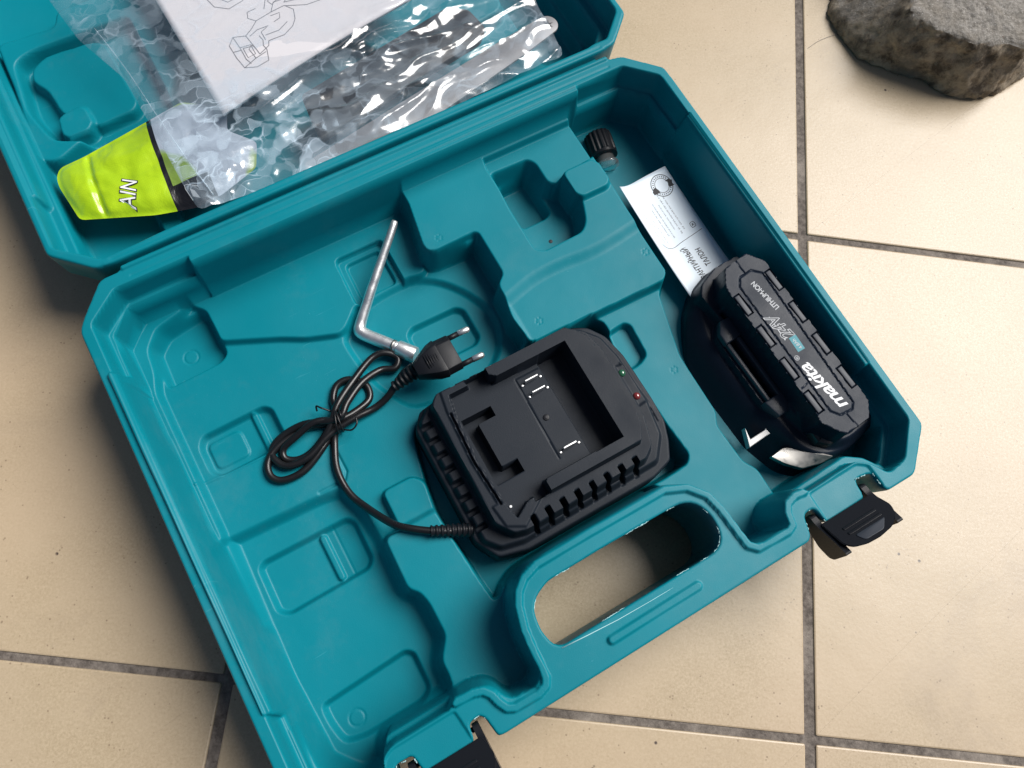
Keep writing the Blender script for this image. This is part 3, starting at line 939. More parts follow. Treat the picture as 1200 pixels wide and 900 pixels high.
# ------------------------------------------------------------------ battery charger
charger = thing('battery_charger', 'black battery charger dock with bundled power cord and two-pin plug, seated in the case', 'charger', 200, 124, 7)
def loc(g, u=200, v=124, z=7):
    return [(p[0] - u, p[1] - v, p[2] - z) for p in g[0]], g[1]
CO = [(135.5, 90), (136, 163), (143, 172), (155, 174), (225, 176.5), (250, 175.5), (259, 171), (266, 161), (269.4, 145), (270.2, 114), (269.5, 98), (265, 86), (259, 75.5), (245, 71.5), (160, 71.5), (143, 76)]
ch_ops = [
    ('raise', [(141, 88), (141, 164), (148, 170), (226, 171.5), (252, 169.5), (260, 160), (263, 145), (263.5, 112), (260, 92), (250, 80), (160, 78), (147, 81)], 36, 3, 1.5),
    ('raise', [(149.5, 92), (150.5, 168), (155, 172.6), (242, 172), (251, 165), (254, 150), (254, 104), (249, 88), (242, 83), (163, 81), (156, 83)], 46.5, 2.6, 1.5),
    # side vents, before the rails go on
]
for k in range(8):
    y = 93 + k * 9.4
    ch_ops.append(('cut', [(137.0, y), (146.5, y), (146.5, y + 4.2), (137.0, y + 4.2)], 32, 1.2, .8))
for k in range(8):
    x = 167 + k * 9.6
    ch_ops.append(('cut', [(x, 76), (x, 86.6), (x + 3.6, 86.6), (x + 3.6, 76)], 30, .9, .8))
for k in range(9):
    x = 164 + k * 9.4
    ch_ops.append(('cut', [(x, 171.5), (x, 177), (x + 3.4, 177), (x + 3.4, 171.5)], 32, .8, .6))
ch_ops += [
    ('raise', [(180, 92.6), (180, 100), (184, 104), (184, 164), (182, 166), (182, 171.2), (239, 171), (244, 166.5), (248, 161), (249, 152), (249, 107), (248, 101), (243, 92.2)], 54, 1.2, .8),
    ('raise', [(156, 100), (154.2, 128), (156, 160), (158, 172), (180, 172), (180, 94), (163, 83), (154, 88), (152.5, 100)], 47.5, 1.2, 0),
    # bay
    ('cut', [(161, 88.5), (158.6, 100), (156.8, 128), (158.6, 156), (161, 168.5), (181, 168.5), (186, 164), (234.6, 163.5), (234.6, 99.3), (184, 99.3), (180, 95), (170, 93.8)], 41, .9, .5),
    ('cut', [(216.8, 98.8), (216.8, 164), (234.8, 164), (234.8, 98.8)], 35, .9, .4),
    ('cut', [(160.5, 153), (180, 153), (180, 146.6), (168.5, 146.6), (168.5, 118.6), (178.5, 118.6), (178.5, 110.4), (160.5, 110.4)], 31, .9, .4),
    ('rib', [(156.8, 100), (154.9, 128), (156.8, 158)], .3, -2.4, .6),
    ('rib', [(199.5, 107), (200.5, 160), (216.5, 160)], .15, -.5, .45),
    ('cut', [(172, 171.8), (186, 171.8), (186, 166.5), (190, 163.5), (176, 160)], 41, .9, .4),
    ('cut', [(174, 91.6), (184, 91.6), (184, 98.5), (187, 100.2), (176, 102)], 41, .9, .4),
    ('rib', [(266, 100), (266.5, 112), (263.0, 140)], .3, .5, .7),
    ('cut', [(257.5, 111), (258, 141), (266.5, 140), (267.5, 112)], 35, 2.0, 1.5),
]
part('housing', loc(moulded(fillet(CO, 2, 2), [], 31, ch_ops, .5, edge=1.4, skirt=[(-.6, 24), (-.8, 12), (1.5, 7.2)])), M['charcoal'], charger, angle=55)
def blade(u, v):
    g = prism([(u - 4.2, v - .5), (u + 4.2, v - .5), (u + 4.2, v + .5), (u - 4.2, v + .5)], 40.8, 45.5, .2)
    return loc(g)
for (u, v) in ((208.5, 155.5), (208.8, 147.6), (208, 110.4)):
    bl = part('contact_blade', blade(u, v), M['steel'], charger, smooth=False)
    for du in (-6.2, 6.0):
        part('solder_point', loc(cyl(u + du, v - .8, 40.8, 41.7, .75, 10)), M['steel'], bl)
part('screw', loc(join(cyl(205, 131.5, 40.9, 41.5, 1.9, 20, .2))), M['black'], charger)
part('screw_recess_ink', loc(cyl(205, 131.5, 41.3, 41.65, .8, 6, .05)), M['ink'], charger)  # black inset stands in for the shaded recess
part('bay_mark', loc(cyl(161.5, 96.5, 40.9, 41.9, .8, 10)), M['white'], charger)
def dome(cx, cy, z, r, h, n=16):
    Ls = []
    for k in range(6):
        a = k / 6 * math.pi / 2
        Ls.append([(cx + r * math.cos(a) * math.cos(t), cy + r * math.cos(a) * math.sin(t), z + h * math.sin(a)) for t in np.linspace(0, 2 * math.pi, n, endpoint=False)])
    return rings(Ls)
part('indicator_light', loc(dome(260.6, 134.5, 34.7, 2.4, 1.9)), M['green'], charger, label='small green indicator lens')
part('indicator_light', loc(dome(260.9, 118, 34.7, 2.4, 1.9)), M['red'], charger, label='small red indicator lens')

# cord: one continuous run, coiled twice and tied
cordp = [(130, 100.2, 31), (124, 103, 32.4), (117.5, 106.7, 33), (108, 113.5, 33), (100, 121.5, 30.5), (91.5, 137.5, 21.5), (86, 151.5, 19.3), (86, 167.5, 19.3), (92, 183, 19), (96.5, 191.5, 21.5),
         (89, 195.5, 21), (77.5, 198.5, 19), (60.5, 195.5, 19.2), (52.5, 189.5, 19.2), (51, 181.5, 19.2), (56.5, 176, 19.2), (69, 175.5, 19.2), (83, 182, 19.4), (94, 190.5, 18.5), (100.5, 199, 20),
         (102.5, 207, 19), (108, 213.5, 19), (116, 213.8, 18.8), (123.5, 206.5, 17.8), (122, 197.5, 18), (112.5, 193.6, 20), (100.5, 192.6, 22.5), (87, 197.4, 24.5), (72, 195, 22), (64, 193.0, 19.5), (62.4, 187.5, 18.5), (69, 183.4, 17.8), (79, 184.0, 19), (92.5, 190.2, 23),
         (103, 200.5, 25), (119.5, 211.5, 22), (134, 219, 20), (143, 218.6, 19.5), (148.5, 212.5, 18), (144, 207.5, 17.6), (135.5, 210.4, 18), (122, 207, 22.5), (109, 199, 25.5), (99.5, 192.5, 25.5), (81, 200, 22), (66, 200, 19.5), (58, 196, 18.4), (56.8, 190, 19.8),
         (62, 182, 21.0), (75, 181.0, 21.5), (91, 187.2, 22), (109, 189.4, 21.5), (121.5, 189.8, 20), (131, 191.5, 22), (139, 195, 26), (146, 198, 30), (152, 198.4, 33)]
part('power_cord', loc(tube(catmull(cordp, 7), 2.2, 12)), M['cord'], charger)
# strain reliefs
def relief(p0, p1, r0, r1, nr, seedr=0):
    p0, p1 = np.array(p0, float), np.array(p1, float)
    pts, rr = [], []
    for i in range(nr * 4 + 1):
        t = i / (nr * 4)
        pts.append(p0 + (p1 - p0) * t)
        k = i % 4
        rr.append((r0 + (r1 - r0) * t) * (1.0 if k in (0, 1) else .80))
    return tube(pts, rr, 14)
part('strain_relief', loc(relief((116.5, 107.2, 33), (138, 96.8, 29), 3.3, 4.3, 8)), M['black'], charger, angle=40)
part('strain_relief', loc(relief((138, 194.6, 25.5), (156, 195.2, 35), 3.4, 5.6, 6)), M['black'], charger, angle=40)
# plug
def plug_geo():
    secs = [(152, 4.8, 4.6), (153, 5.4, 5.2), (158, 8.2, 6.6), (164, 11.2, 7.4), (168.2, 12.2, 7.4), (168.8, 12.2, 7.2), (169.2, 11.6, 6.3), (177.8, 11.4, 6.1), (178.2, 11.0, 5.8)]
    Ls = []
    for x, w, h in secs:
        pts = fillet([(-w, 0), (-w * .82, h), (w * .62, h * 1.02), (w, h * .45), (w, -h * .55), (w * .7, -h), (-w * .8, -h)], .9, 2)
        Ls.append([(x, 193 + a, 37 + b) for a, b in pts])
    return rings(Ls)
plug = part('plug', loc(plug_geo()), M['black'], charger, angle=38)
for k in range(6):
    part('grip_rib', loc(tube([(159.5 + k * 1.35, 188.8, 44.0), (159.8 + k * 1.35, 193, 44.5), (159.5 + k * 1.35, 197.5, 44.1)], [.25, .4, .25], 6)), M['black'], plug)
for v in (202.4, 184.0):
    pr = part('prong', loc(tube([(177, v, 37.5), (185, v, 37.5)], 1.75, 12)), M['black'], plug)
    part('prong_tip', loc(tube([(185, v, 37.5), (185.2, v, 37.5), (191.6, v - .2, 37.5), (192.8, v - .2, 37.5)], [1.6, 2.0, 2.0, 1.1], 12)), M['steel'], pr)

tie = thing('twist_tie', 'thin black wire tie twisted round the middle of the coiled power cord', 'twist tie', 98, 191, 17)
def tloc(g):
    return [(p[0] - 98, p[1] - 191, p[2] - 17) for p in g[0]], g[1]
tp = []
for i in range(44):
    a = i / 43 * 2 * math.pi * 2.2 + .4
    tp.append((98.6 + 1.9 * math.sin(a * .5) + .05 * i - (-.25) * 7.2 * math.cos(a), 192.2 + 7.2 * math.cos(a), 22.6 + 5.6 * math.sin(a)))
part('wire', tloc(tube(tp, .55, 7)), M['cord'], tie)
part('wire_tail', tloc(tube(catmull([(98, 199, 25), (94, 203, 26.5), (92, 205.5, 25.5), (91, 203, 24)], 6), .55, 7)), M['cord'], tie)
part('wire_tail', tloc(tube(catmull([(100, 185, 25), (104, 182.5, 26), (108, 184, 27), (109.5, 188, 27)], 6), .55, 7)), M['cord'], tie)

# ------------------------------------------------------------------ socket wrench
wrench = thing('hex_wrench', 'bent shiny zinc hex wrench with a short socket end, leaning beside the plug', 'wrench', 135, 240, 11)
def wl(g):
    return [(p[0] - 135, p[1] - 240, p[2] - 11) for p in g[0]], g[1]
wp = catmull([(186.5, 287.5, 37.5), (180, 281.5, 35), (168, 270.8, 30), (155, 259, 25), (143, 247.8, 20), (138.2, 243.0, 18), (136.4, 240, 17.4), (137.2, 237, 17.2), (140.5, 232.4, 17.4), (146, 225.2, 18.2), (151.5, 217.8, 19)], 6)
rr = np.interp(np.linspace(0, 1, len(wp)), [0, .02, .3, .5, .62, 1], [1.8, 2.3, 3.0, 3.6, 4.2, 4.0])
part('shank', wl(tube(wp, rr, 20)), M['steel'], wrench)
part('collar', wl(tube([(149.2, 220.8, 18.7), (150.2, 219.5, 18.9)], 4.3, 20)), M['dsteel'], wrench)
sk = np.array([(151.2, 218.2, 19), (151.6, 217.6, 19), (158.5, 208.4, 20.2), (159.0, 207.8, 20.3)])
part('socket', wl(join(tube(sk, [4.7, 5.2, 5.2, 4.7], 24))), M['steel'], wrench, angle=45)

# ------------------------------------------------------------------ battery pack
battery = thing('battery_pack', 'black slide-on battery pack with white brand lettering on its cap, standing in the right compartment', 'battery', 330, 44, 9, 5.7)
def bz(g):
    return [(p[0], p[1], p[2] - 9) for p in g[0]], g[1]
BO = [(-6, 98), (-14, 86), (-24, 56), (-27, 30), (-27, 0), (-20, -12), (0, -17), (22, -17.5), (44, -14.5), (49.5, -4), (50, 112), (45, 118.5), (28, 120.5), (13, 116.5), (2, 108)]
b_ops = [
    ('raise', [(6, 100), (0, 86), (-3, 60), (-4, 20), (0, 4), (8, -4), (24, -6), (40, -6), (45, 0), (45, 108), (38, 112), (28, 114), (14, 108)], 35, 21, 1.5),
    ('raise', [(-1, 24), (12, 28.5), (46, 28.5), (46.8, -6), (43.5, -13), (22, -14.6), (8, -11), (0, 0)], 40, 9, 6),
    ('raise', [(6, 24), (16, 28.5), (44, 28.5), (44.5, -6), (41, -10), (22, -10.6), (12, -6)], 46, 5, 6),
    ('raise', [(9, 108), (14, 113.4), (28, 117.6), (45, 116.5), (47.5, 112), (47, 0), (40, -10), (20, -10), (12, -2), (10, 12)], 43, 2.0, 1.5),
    ('raise', [(7, 88), (0.8, 81), (-.4, 74), (-3.4, 34), (-2.4, 30), (-1.8, 21), (18, 27), (13, 74), (14.5, 87)], 40, 1.2, .8),
    ('cut', [(2.6, 74.6), (8.6, 74.6), (5.2, 33), (-.2, 33)], 22, .9, .8),
    ('cut', [(10.8, 92), (15.6, 92), (13, 30), (8, 30)], 32, 1.4, .8),
    ('raise', [(34.3, 110.8), (39.7, 111), (46.2, 101), (39.6, 8.6), (38.6, 0), (32.1, -7.7), (14.9, -7.2), (12.2, -4.4), (6.4, 6.2), (8.2, 12), (14.2, 97), (15.3, 101.5), (22.3, 110.3)], 61.5, 1.6, .9),
    ('rib', [(34.6, 101), (26, 100.8), (21.8, 96.1), (15.6, 8), (18.8, 3), (27.1, 1.6), (30.4, 4.4), (39.6, 95.5), (34.6, 101)], .12, -.75, .42),
    ('rib', [(22.4, 1.6), (22.8, -7)], .08, -.5, .35), ('rib', [(30.4, 101), (30.9, 111)], .08, -.5, .35),
    ('rib', [(10.3, 27.5), (16.2, 28)], .08, -.4, .35),
]
LP = [(16.0, 86.0), (14.2, 63.4), (12.5, 40.6), (10.8, 17.6)]
RP = [(42.4, 88.0), (40.8, 64.6), (39.2, 41.6), (37.6, 18.0)]
for x, y in LP + RP:
    s = 1 if x > 30 else -1
    b_ops.append(('cut', [(x - 2.5, y - 7.4), (x + 2.5, y - 7.4), (x + 3.1, y + 7.4), (x - 1.9, y + 7.4)], 59.3, .6, .5))
part('casing', bz(moulded(fillet(BO, 2, 2), [], 14, b_ops, .5, edge=1.0, skirt=[(-.3, 12), (1, 9.2)])), M['slate'], battery, angle=55)
for x, y in LP + RP:
    g = prism([(x - 1.75, y - 6.7), (x + 1.65, y - 6.7), (x + 2.35, y + 6.7), (x - 1.15, y + 6.7)], 58.5, 61.5, .45, r=.6)
    part('grip_pad', bz(g), M['pad'], battery, angle=40)
part('rail', bz(prism([(-1.2, 33), (1.2, 33), (3.6, 74), (1.0, 74)], 34, 43.5, .5)), M['rail'], battery, angle=40)
part('rail', bz(prism([(5.8, 32), (8.6, 32), (11.4, 74), (8.6, 74)], 34, 44.5, .5)), M['rail'], battery, angle=40)
part('rail_end', bz(prism([(1.2, 81.5), (6.6, 88.0), (13.4, 87.2), (12.2, 73.8), (.4, 74.2)], 34, 45, .8)), M['rail'], battery, angle=40)
part('rail_end', bz(prism([(-3.8, 33.4), (9.0, 33.0), (14.6, 29.0), (5.0, 21.4), (-2.0, 21.8), (-3.2, 28)], 34, 44.5, .8)), M['rail'], battery, angle=40)
part('shoulder', bz(prism([(2, 20), (6, 24.5), (14, 27), (40, 20), (45, -6), (40, -14.5), (24, -15.5), (8, -13.5), (0, -5)], 16, 46, 2.0, taper=5.5, r=3)), M['gloss'], battery, angle=30)
hk = [(-18.5, 28.2), (-24.1, 17.3), (-10.5, 16.9), (-4, 16), (-2.5, 28.1), (-7.5, 22), (-9, 20.4), (-20.2, 21)]
part('latch_hook', bz(prism(hk, 27, 33, .4)), M['hook'], battery, smooth=False, label='pale metal hook')
# release button: a curved blade of glossy plastic catching the light
wd = [(-19, 6.2), (-8, 6.0), (1, -1.5), (10.5, -14.8), (3, -14.2), (-7, -10.3), (-14, -2)]
g = prism(wd, 30, 35, .5, r=1.5)
part('release_button', bz(([(x, y, z + .16 * (x + 8) + .02 * (x + 4) ** 2) for x, y, z in g[0]], g[1])), M['dsteel'], battery, angle=40)
# lettering (reads from the lower end towards the card)
TZ = 61.5 - .02
part('brand_lettering', bz(place(text_geo('makita', 14.0, .30, .22, .90, .12), 27.2, 4.6, TZ, 94.6, .98, .80)), M['white'], battery, smooth=False)
part('registered_mark', bz(place(text_geo('®', 4.2, 0, .0, 1, .1), 22.6, 41.5, TZ, 94.6)), M['greyink'], battery, smooth=False)
tg = prism([(24.0, 45.2), (29.0, 44.8), (30.0, 54.4), (25.0, 54.8)], TZ - .1, TZ + .08, 0)
tag = part('capacity_tag', bz(tg), M['tealink'], battery, smooth=False)
part('tag_lettering', bz(place(text_geo('4.8Ah', 3.0, .1, .02, 1, .1), 28.2, 45.9, TZ + .1, 94.6)), M['greyink'], tag, smooth=False)
part('voltage_lettering', bz(place(text_geo('24V', 10.5, .35, .34, 1.0, .10), 29.6, 54.0, TZ, 94.6)), M['greyink'], battery, smooth=False)
part('voltage_face', bz(place(text_geo('24V', 10.5, .35, -.10, 1.0, .10), 29.6, 54.0, TZ + .06, 94.6)), M['panel'], battery, smooth=False)
part('voltage_swoosh', bz(prism([(22.2, 55.0), (23.0, 55.2), (24.3, 71.6), (24.0, 71.8)], TZ - .1, TZ + .07, 0)), M['greyink'], battery, smooth=False)
part('chemistry_lettering', bz(place(text_geo('LITHIUM-ION', 4.6, 0, .08, .92, .1), 33.6, 72.8, TZ, 94.6, .84, 1)), M['greyink'], battery, smooth=False)

# ------------------------------------------------------------------ warranty card
def sheet(u0, v0, W, Hh, nu, nv, fn, rot=0.0, th=.25):
    a = math.radians(rot); c, s = math.cos(a), math.sin(a)
    top, bot = [], []
    for j in range(nv + 1):
        for i in range(nu + 1):
            x, y = W * i / nu, Hh * j / nv
            z = fn(x, y)
            top.append((u0 + x * c - y * s, v0 + x * s + y * c, z)); bot.append((u0 + x * c - y * s, v0 + x * s + y * c, z - th))
    n = len(top)
    Fc = []
    k = nu + 1
    for j in range(nv):
        for i in range(nu):
            q = (j * k + i, j * k + i + 1, (j + 1) * k + i + 1, (j + 1) * k + i)
            Fc.append(q); Fc.append(tuple(x + n for x in reversed(q)))
    bd = [i for i in range(nu)] + [j * k + nu for j in range(nv)] + [nv * k + i for i in range(nu, 0, -1)] + [j * k for j in range(nv, 0, -1)]
    for a_, b_ in zip(bd, bd[1:] + bd[:1]):
        Fc.append((b_, a_, a_ + n, b_ + n))
    return top + bot, Fc
CW, CHH = 39.0, 94.5
CUO, CVO, CROT = 329.5, 146.5, 3.6
def cz(x, y):      # curled on its left edge and lifted at the top
    e = max(0.0, 1 - x / 13.0)
    return 26.0 + 7.0 * e * e * (0.35 + .65 * y / CHH) + 10.0 * (y / CHH) ** 1.6 + 1.0 * math.sin(x / 36 * 3.1)
card = thing('warranty_card', 'white printed warranty leaflet half tucked under the battery pack', 'leaflet', CUO, CVO, 26, CROT)
part('card_sheet', ([(p[0], p[1], p[2] - 26) for p in sheet(0, 0, CW, CHH, 18, 40, cz)[0]], sheet(0, 0, CW, CHH, 18, 40, cz)[1]), M['card'], card)
def on_card(g, lift=.06):
    return [(p[0], p[1], cz(p[0], p[1]) + lift - 26 + p[2]) for p in g[0]], g[1]
def subdiv_line(pts, w, lift=.06, n=14):
    P = catmull(np.array(pts, float), n)
    T = np.gradient(P, axis=0); T /= np.linalg.norm(T, axis=1)[:, None] + 1e-9
    N = np.stack([-T[:, 1], T[:, 0]], 1) * w / 2
    V = [(p[0] + q[0], p[1] + q[1], 0) for p, q in zip(P, N)] + [(p[0] - q[0], p[1] - q[1], 0) for p, q in zip(P, N)]
    k = len(P)
    return V, [(i, k + i, k + i + 1, i + 1) for i in range(k - 1)]
part('title_lettering', on_card(place(text_geo('ГАРАНТИЙНЫЙ', 5.0, .15, .10, 1, .05), 18.5, 12.5, 0, 90, .74, 1.05)), M['ink'], card, smooth=False)
part('title_lettering', on_card(place(text_geo('ТАЛОН', 5.0, .15, .10, 1, .05), 26.5, 23.0, 0, 90, .76, 1.05)), M['ink'], card, smooth=False)
part('rule_line', on_card(subdiv_line([(36, 46.5), (30, 46), (18, 45.2), (11, 44.6), (7, 46.5), (5.2, 50)], .35)), M['ink'], card, smooth=False)
# round stamp with a ribbon across
st_g = []
for r, w in ((7.6, .5), (5.0, .35)):
    st_g.append(subdiv_line([(29 + r * math.cos(a), 84 + r * math.sin(a)) for a in np.linspace(0, 2 * math.pi, 25)], w, n=2))
for k in range(26):
    a = k / 26 * 2 * math.pi
    st_g.append(subdiv_line([(29 + 5.8 * math.cos(a), 84 + 5.8 * math.sin(a)), (29 + 6.7 * math.cos(a + .06), 84 + 6.7 * math.sin(a + .06))], .55, n=2))
st_g.append(([(20.4, 82.5, 0), (22.2, 84.5, 0), (35.8, 86.1, 0), (37.6, 84.3, 0), (36.6, 82.3, 0), (37.4, 80.7, 0), (23, 80.3, 0), (20.6, 80.5, 0)], [(0, 1, 2, 3, 4, 5, 6, 7)]))
part('round_stamp', on_card(join(*st_g)), M['ink'], card, smooth=False)
# fine print: short dashes of illegible type
rnd = random.Random(11)
fp = []
for col, (x, y0, y1, sz) in enumerate(((25.0, 52, 78, .95), (22.0, 50, 80, .95), (19.0, 55, 74, .8), (15.6, 50, 76, .8), (13.0, 53, 73, .8), (9.6, 49, 77, .55), (7.8, 50, 78, .5), (6.0, 53, 74, .5))):
    y = y0
    while y < y1:
        Lw = rnd.uniform(1.2, 4.0)
        yy = y
        while yy < min(y + Lw, y1):
            fp.append(subdiv_line([(x + rnd.uniform(-.1, .1) - sz * .5, yy), (x + sz * rnd.uniform(.2, .6), yy + rnd.uniform(-.2, .35))], .26, n=1))
            yy += .62
        y += Lw + .8
part('fine_print', on_card(join(*fp)), M['fineink'], card, smooth=False)['kind'] = 'stuff'
part('square_mark', on_card(join(subdiv_line([(30.5, 50), (33.6, 50.2), (33.4, 53.4), (30.3, 53.2), (30.5, 50)], .4, n=2), subdiv_line([(31.2, 51), (32.6, 52.6)], .5, n=2), subdiv_line([(32.8, 50.8), (31.2, 52.6)], .4, n=2))), M['ink'], card, smooth=False)

# ------------------------------------------------------------------ small oil bottle with ribbed cap
bottle = thing('oil_bottle', 'small clear bottle with black ribbed cap lying in the upper right corner compartment', 'bottle', 341, 283, 8, 0)
ax0 = np.array([-11.5, 3.0, 11.0]); ax1 = np.array([9.5, -1.5, 11.5])
A = ax1 - ax0; A /= np.linalg.norm(A)
N1 = np.cross(A, [0, 0, 1]); N1 /= np.linalg.norm(N1); N2 = np.cross(N1, A)
# cap axis lies across; ribs run along it
axis0 = np.array([1.5, 9.5, 11.0]); axis1 = np.array([-2.5, -7.0, 11.0])
A = axis1 - axis0; Ln = np.linalg.norm(A); A /= Ln
N1 = np.cross(A, [0, 0, 1.0]); N1 /= np.linalg.norm(N1); N2 = np.cross(N1, A)
def lathe_axis(prof, rib=0, n=72):
    Ls = []
    for t, r in prof:
        row = []
        for j in range(n):
            a = 2 * math.pi * j / n
            rj = r * (1 - (rib if (j % 4) in (2, 3) else 0))
            row.append(tuple(axis0 + A * t * Ln + rj * (math.cos(a) * N1 + math.sin(a) * N2)))
        Ls.append(row)
    return rings(Ls)
part('cap', lathe_axis([(0, 8.6), (.03, 9.3), (.12, 9.7), (.88, 9.7), (.92, 9.2)], .07), M['black'], bottle, angle=30)
part('cap_ring', lathe_axis([(.9, 8.6), (.92, 9.5), (1.04, 9.5), (1.06, 8.4)]), M['black'], bottle, angle=40)
part('neck', lathe_axis([(1.08, 6.5), (1.3, 6.5), (1.34, 8), (1.42, 8.4), (1.5, 8.2), (1.62, 5)], 0, 32), M['bottle'], bottle)
# ------------------------------------------------------------------ pouch lying in the lid
def pouch_mat():
    m = mat('pouch_film', (.42, .62, .02), .28)
    t, b = add_nodes(m)
    tc = t.nodes.new('ShaderNodeTexCoord').outputs['Object']
    sx = t.nodes.new('ShaderNodeSeparateXYZ'); t.links.new(tc, sx.inputs[0])
    # diagonal print edge between the lime field and the black band
    ma = t.nodes.new('ShaderNodeMath'); ma.operation = 'MULTIPLY_ADD'; ma.inputs[1].default_value = -.10
    t.links.new(sx.outputs['Y'], ma.inputs[0]); t.links.new(sx.outputs['X'], ma.inputs[2])
    x = ma.outputs[0]
    n = tex(t, 'Noise', 60, tc, Detail=3).outputs['Fac']
    lime = mixc(t, rng(t, n, .35, .65), (.33, .52, .008), (.42, .62, .012))
    # fine woven print on the middle panel
    wv = t.nodes.new('ShaderNodeTexChecker'); wv.inputs['Scale'].default_value = 1400
    t.links.new(tc, wv.inputs['Vector'])
    mk = t.nodes.new('ShaderNodeMath'); mk.operation = 'MULTIPLY'; mk.inputs[1].default_value = .22
    t.links.new(wv.outputs['Fac'], mk.inputs[0])
    lime = mixc(t, mk.outputs[0], lime, (.20, .34, .005))
    c = mixc(t, rng(t, x, .0545, .0547), lime, (.008, .008, .01))
    n4 = tex(t, 'Noise', 26, tc, Detail=2).outputs['Fac']
    win = mixc(t, rng(t, n4, .55, .59), (.34, .40, .48), (.22, .34, .06))
    c = mixc(t, rng(t, x, .0575, .0577), c, win)
    lo_ = rng(t, sx.outputs['Y'], -.0075, -.0073, 1, 0)
    x1_ = rng(t, x, .0545, .0547)
    x2_ = rng(t, x, .0800, .0802, 1, 0)
    for f_ in (x1_, x2_):
        k_ = t.nodes.new('ShaderNodeMath'); k_.operation = 'MULTIPLY'
        t.links.new(lo_, k_.inputs[0]); t.links.new(f_, k_.inputs[1]); lo_ = k_.outputs[0]
    c = mixc(t, lo_, c, (.008, .008, .01))
    t.links.new(c, b.inputs['Base Color'])
    b.inputs['Coat Weight'].default_value = .5
    b.inputs['Coat Roughness'].default_value = .12
    bp = t.nodes.new('ShaderNodeBump'); bp.inputs['Strength'].default_value = .5; bp.inputs['Distance'].default_value = .002
    t.links.new(tex(t, 'Noise', 75, tc, Detail=4, Distortion=.6).outputs['Fac'], bp.inputs['Height'])
    t.links.new(bp.outputs[0], b.inputs['Normal'])
    return m

def tri_noise(x, y, cell, seed):
    """Piecewise-flat facets: random heights on a triangular lattice, interpolated linearly."""
    rs = np.random.RandomState(seed)
    tab = rs.rand(128, 128) - .5
    x = np.asarray(x, float) / cell; y = np.asarray(y, float) / cell
    u = x - y * .57735; v = y * 1.1547
    ui, vi = np.floor(u).astype(int), np.floor(v).astype(int)
    uf, vf = u - ui, v - vi
    g = lambda a, b: tab[a & 127, b & 127]
    lo = g(ui, vi) * (1 - uf - vf) + g(ui + 1, vi) * uf + g(ui, vi + 1) * vf
    hi = g(ui + 1, vi + 1) * (uf + vf - 1) + g(ui + 1, vi) * (1 - vf) + g(ui, vi + 1) * (1 - uf)
    return np.where(uf + vf < 1, lo, hi)

def creases(x, y, seed, n, amp, sx=1.0, sy=1.0, wl=30.0):
    """Sharp random folds, like crumpled film."""
    rs = np.random.RandomState(seed)
    x = np.asarray(x, float) * sx; y = np.asarray(y, float) * sy
    z = np.zeros(x.shape)
    wx = x + 9 * perlin(x / 38, y / 38, seed + 1); wy = y + 9 * perlin(x / 38 + 7, y / 38 + 3, seed + 2)
    for k in range(n):
        a = rs.rand() * math.pi; lam = wl * (.4 + 1.1 * rs.rand()); ph = rs.rand() * lam
        s = (wx * math.cos(a) + wy * math.sin(a) + ph) / lam
        tri = np.abs((s % 1.0) - .5) * 2
        w = np.clip(perlin(x / 30 + k * 3.1, y / 30 - k * 1.7, seed + 10 + k) * 2.2 + .3, 0, 1)
        z += amp * (lam / wl) * (tri - .5) * w
    return z

POUT = [(17, 396), (18, 403), (22, 408), (37, 409), (68.5, 414), (104, 420), (128, 404), (121, 388), (134, 372), (126, 355), (100, 347), (83.5, 345.5), (60, 352), (20, 369)]
pouch = thing('glove_pouch', 'lime green and black printed pouch half under the clear bag in the lid', 'pouch', 20, 370, 48)
def pouch_geo():
    O = fillet(POUT, 3, 3)
    V, Fc = moulded(O, [], 0, [], 1.2, edge=.01)
    V = np.array(V)
    d = -sdf_poly(V[:, 0], V[:, 1], O)
    puff = 7.0 * (1 - np.exp(-d / 13)) + 2.2 * tri_noise(V[:, 0], V[:, 1], 21, 77) + 1.0 * perlin(V[:, 0] / 24, V[:, 1] / 24, 5)
    fold = creases(V[:, 0], V[:, 1], 9, 7, .9, wl=26)
    x = V[:, 0]
    # gusset fold near the closed end
    g = np.exp(-((x - 36 - (V[:, 1] - 380) * .10) / 1.6) ** 2) * -2.2
    z = 46 + np.minimum(d / 3, 1) * (puff + fold + g)
    top = V.copy(); top[:, 2] = z
    bot = V.copy(); bot[:, 2] = 46 - np.minimum(d / 3, 1) * 3.5
    n = len(V)
    F = [tuple(f) for f in Fc] + [tuple(i + n for i in reversed(f)) for f in Fc]
    return np.vstack([top, bot]), F
pg = pouch_geo()
def pl_(g):
    return [(p[0] - 20, p[1] - 370, p[2] - 48) for p in g[0]], g[1]
_pm = pouch_mat()
part('pouch_film', pl_(pg), _pm, pouch)
from mathutils.bvhtree import BVHTree
_bv = BVHTree.FromPolygons([tuple(p) for p in pg[0]], [tuple(f) for f in pg[1]])
def on_pouch(g, lift=.25):
    out = []
    for p in g[0]:
        h = _bv.ray_cast(Vector((p[0], p[1], 90)), Vector((0, 0, -1)))
        z = (h[0].z if h[0] is not None else 46) + lift
        out.append((p[0] - 20, p[1] - 370, z - 48 + p[2]))
    return out, g[1]
LX, LY, LR = 51.5, 359.0, 62
o1 = part('pouch_lettering', on_pouch(place(text_geo('AIN', 12.5, .25, .62, 1.05, .05), LX, LY, 0, LR, .82, 1.05), .30), M['ink'], pouch, smooth=False)
part('pouch_lettering', on_pouch(place(text_geo('AIN', 12.5, .25, .05, 1.05, .05), LX, LY, 0, LR, .82, 1.05), .42), M['white'], pouch, smooth=False)
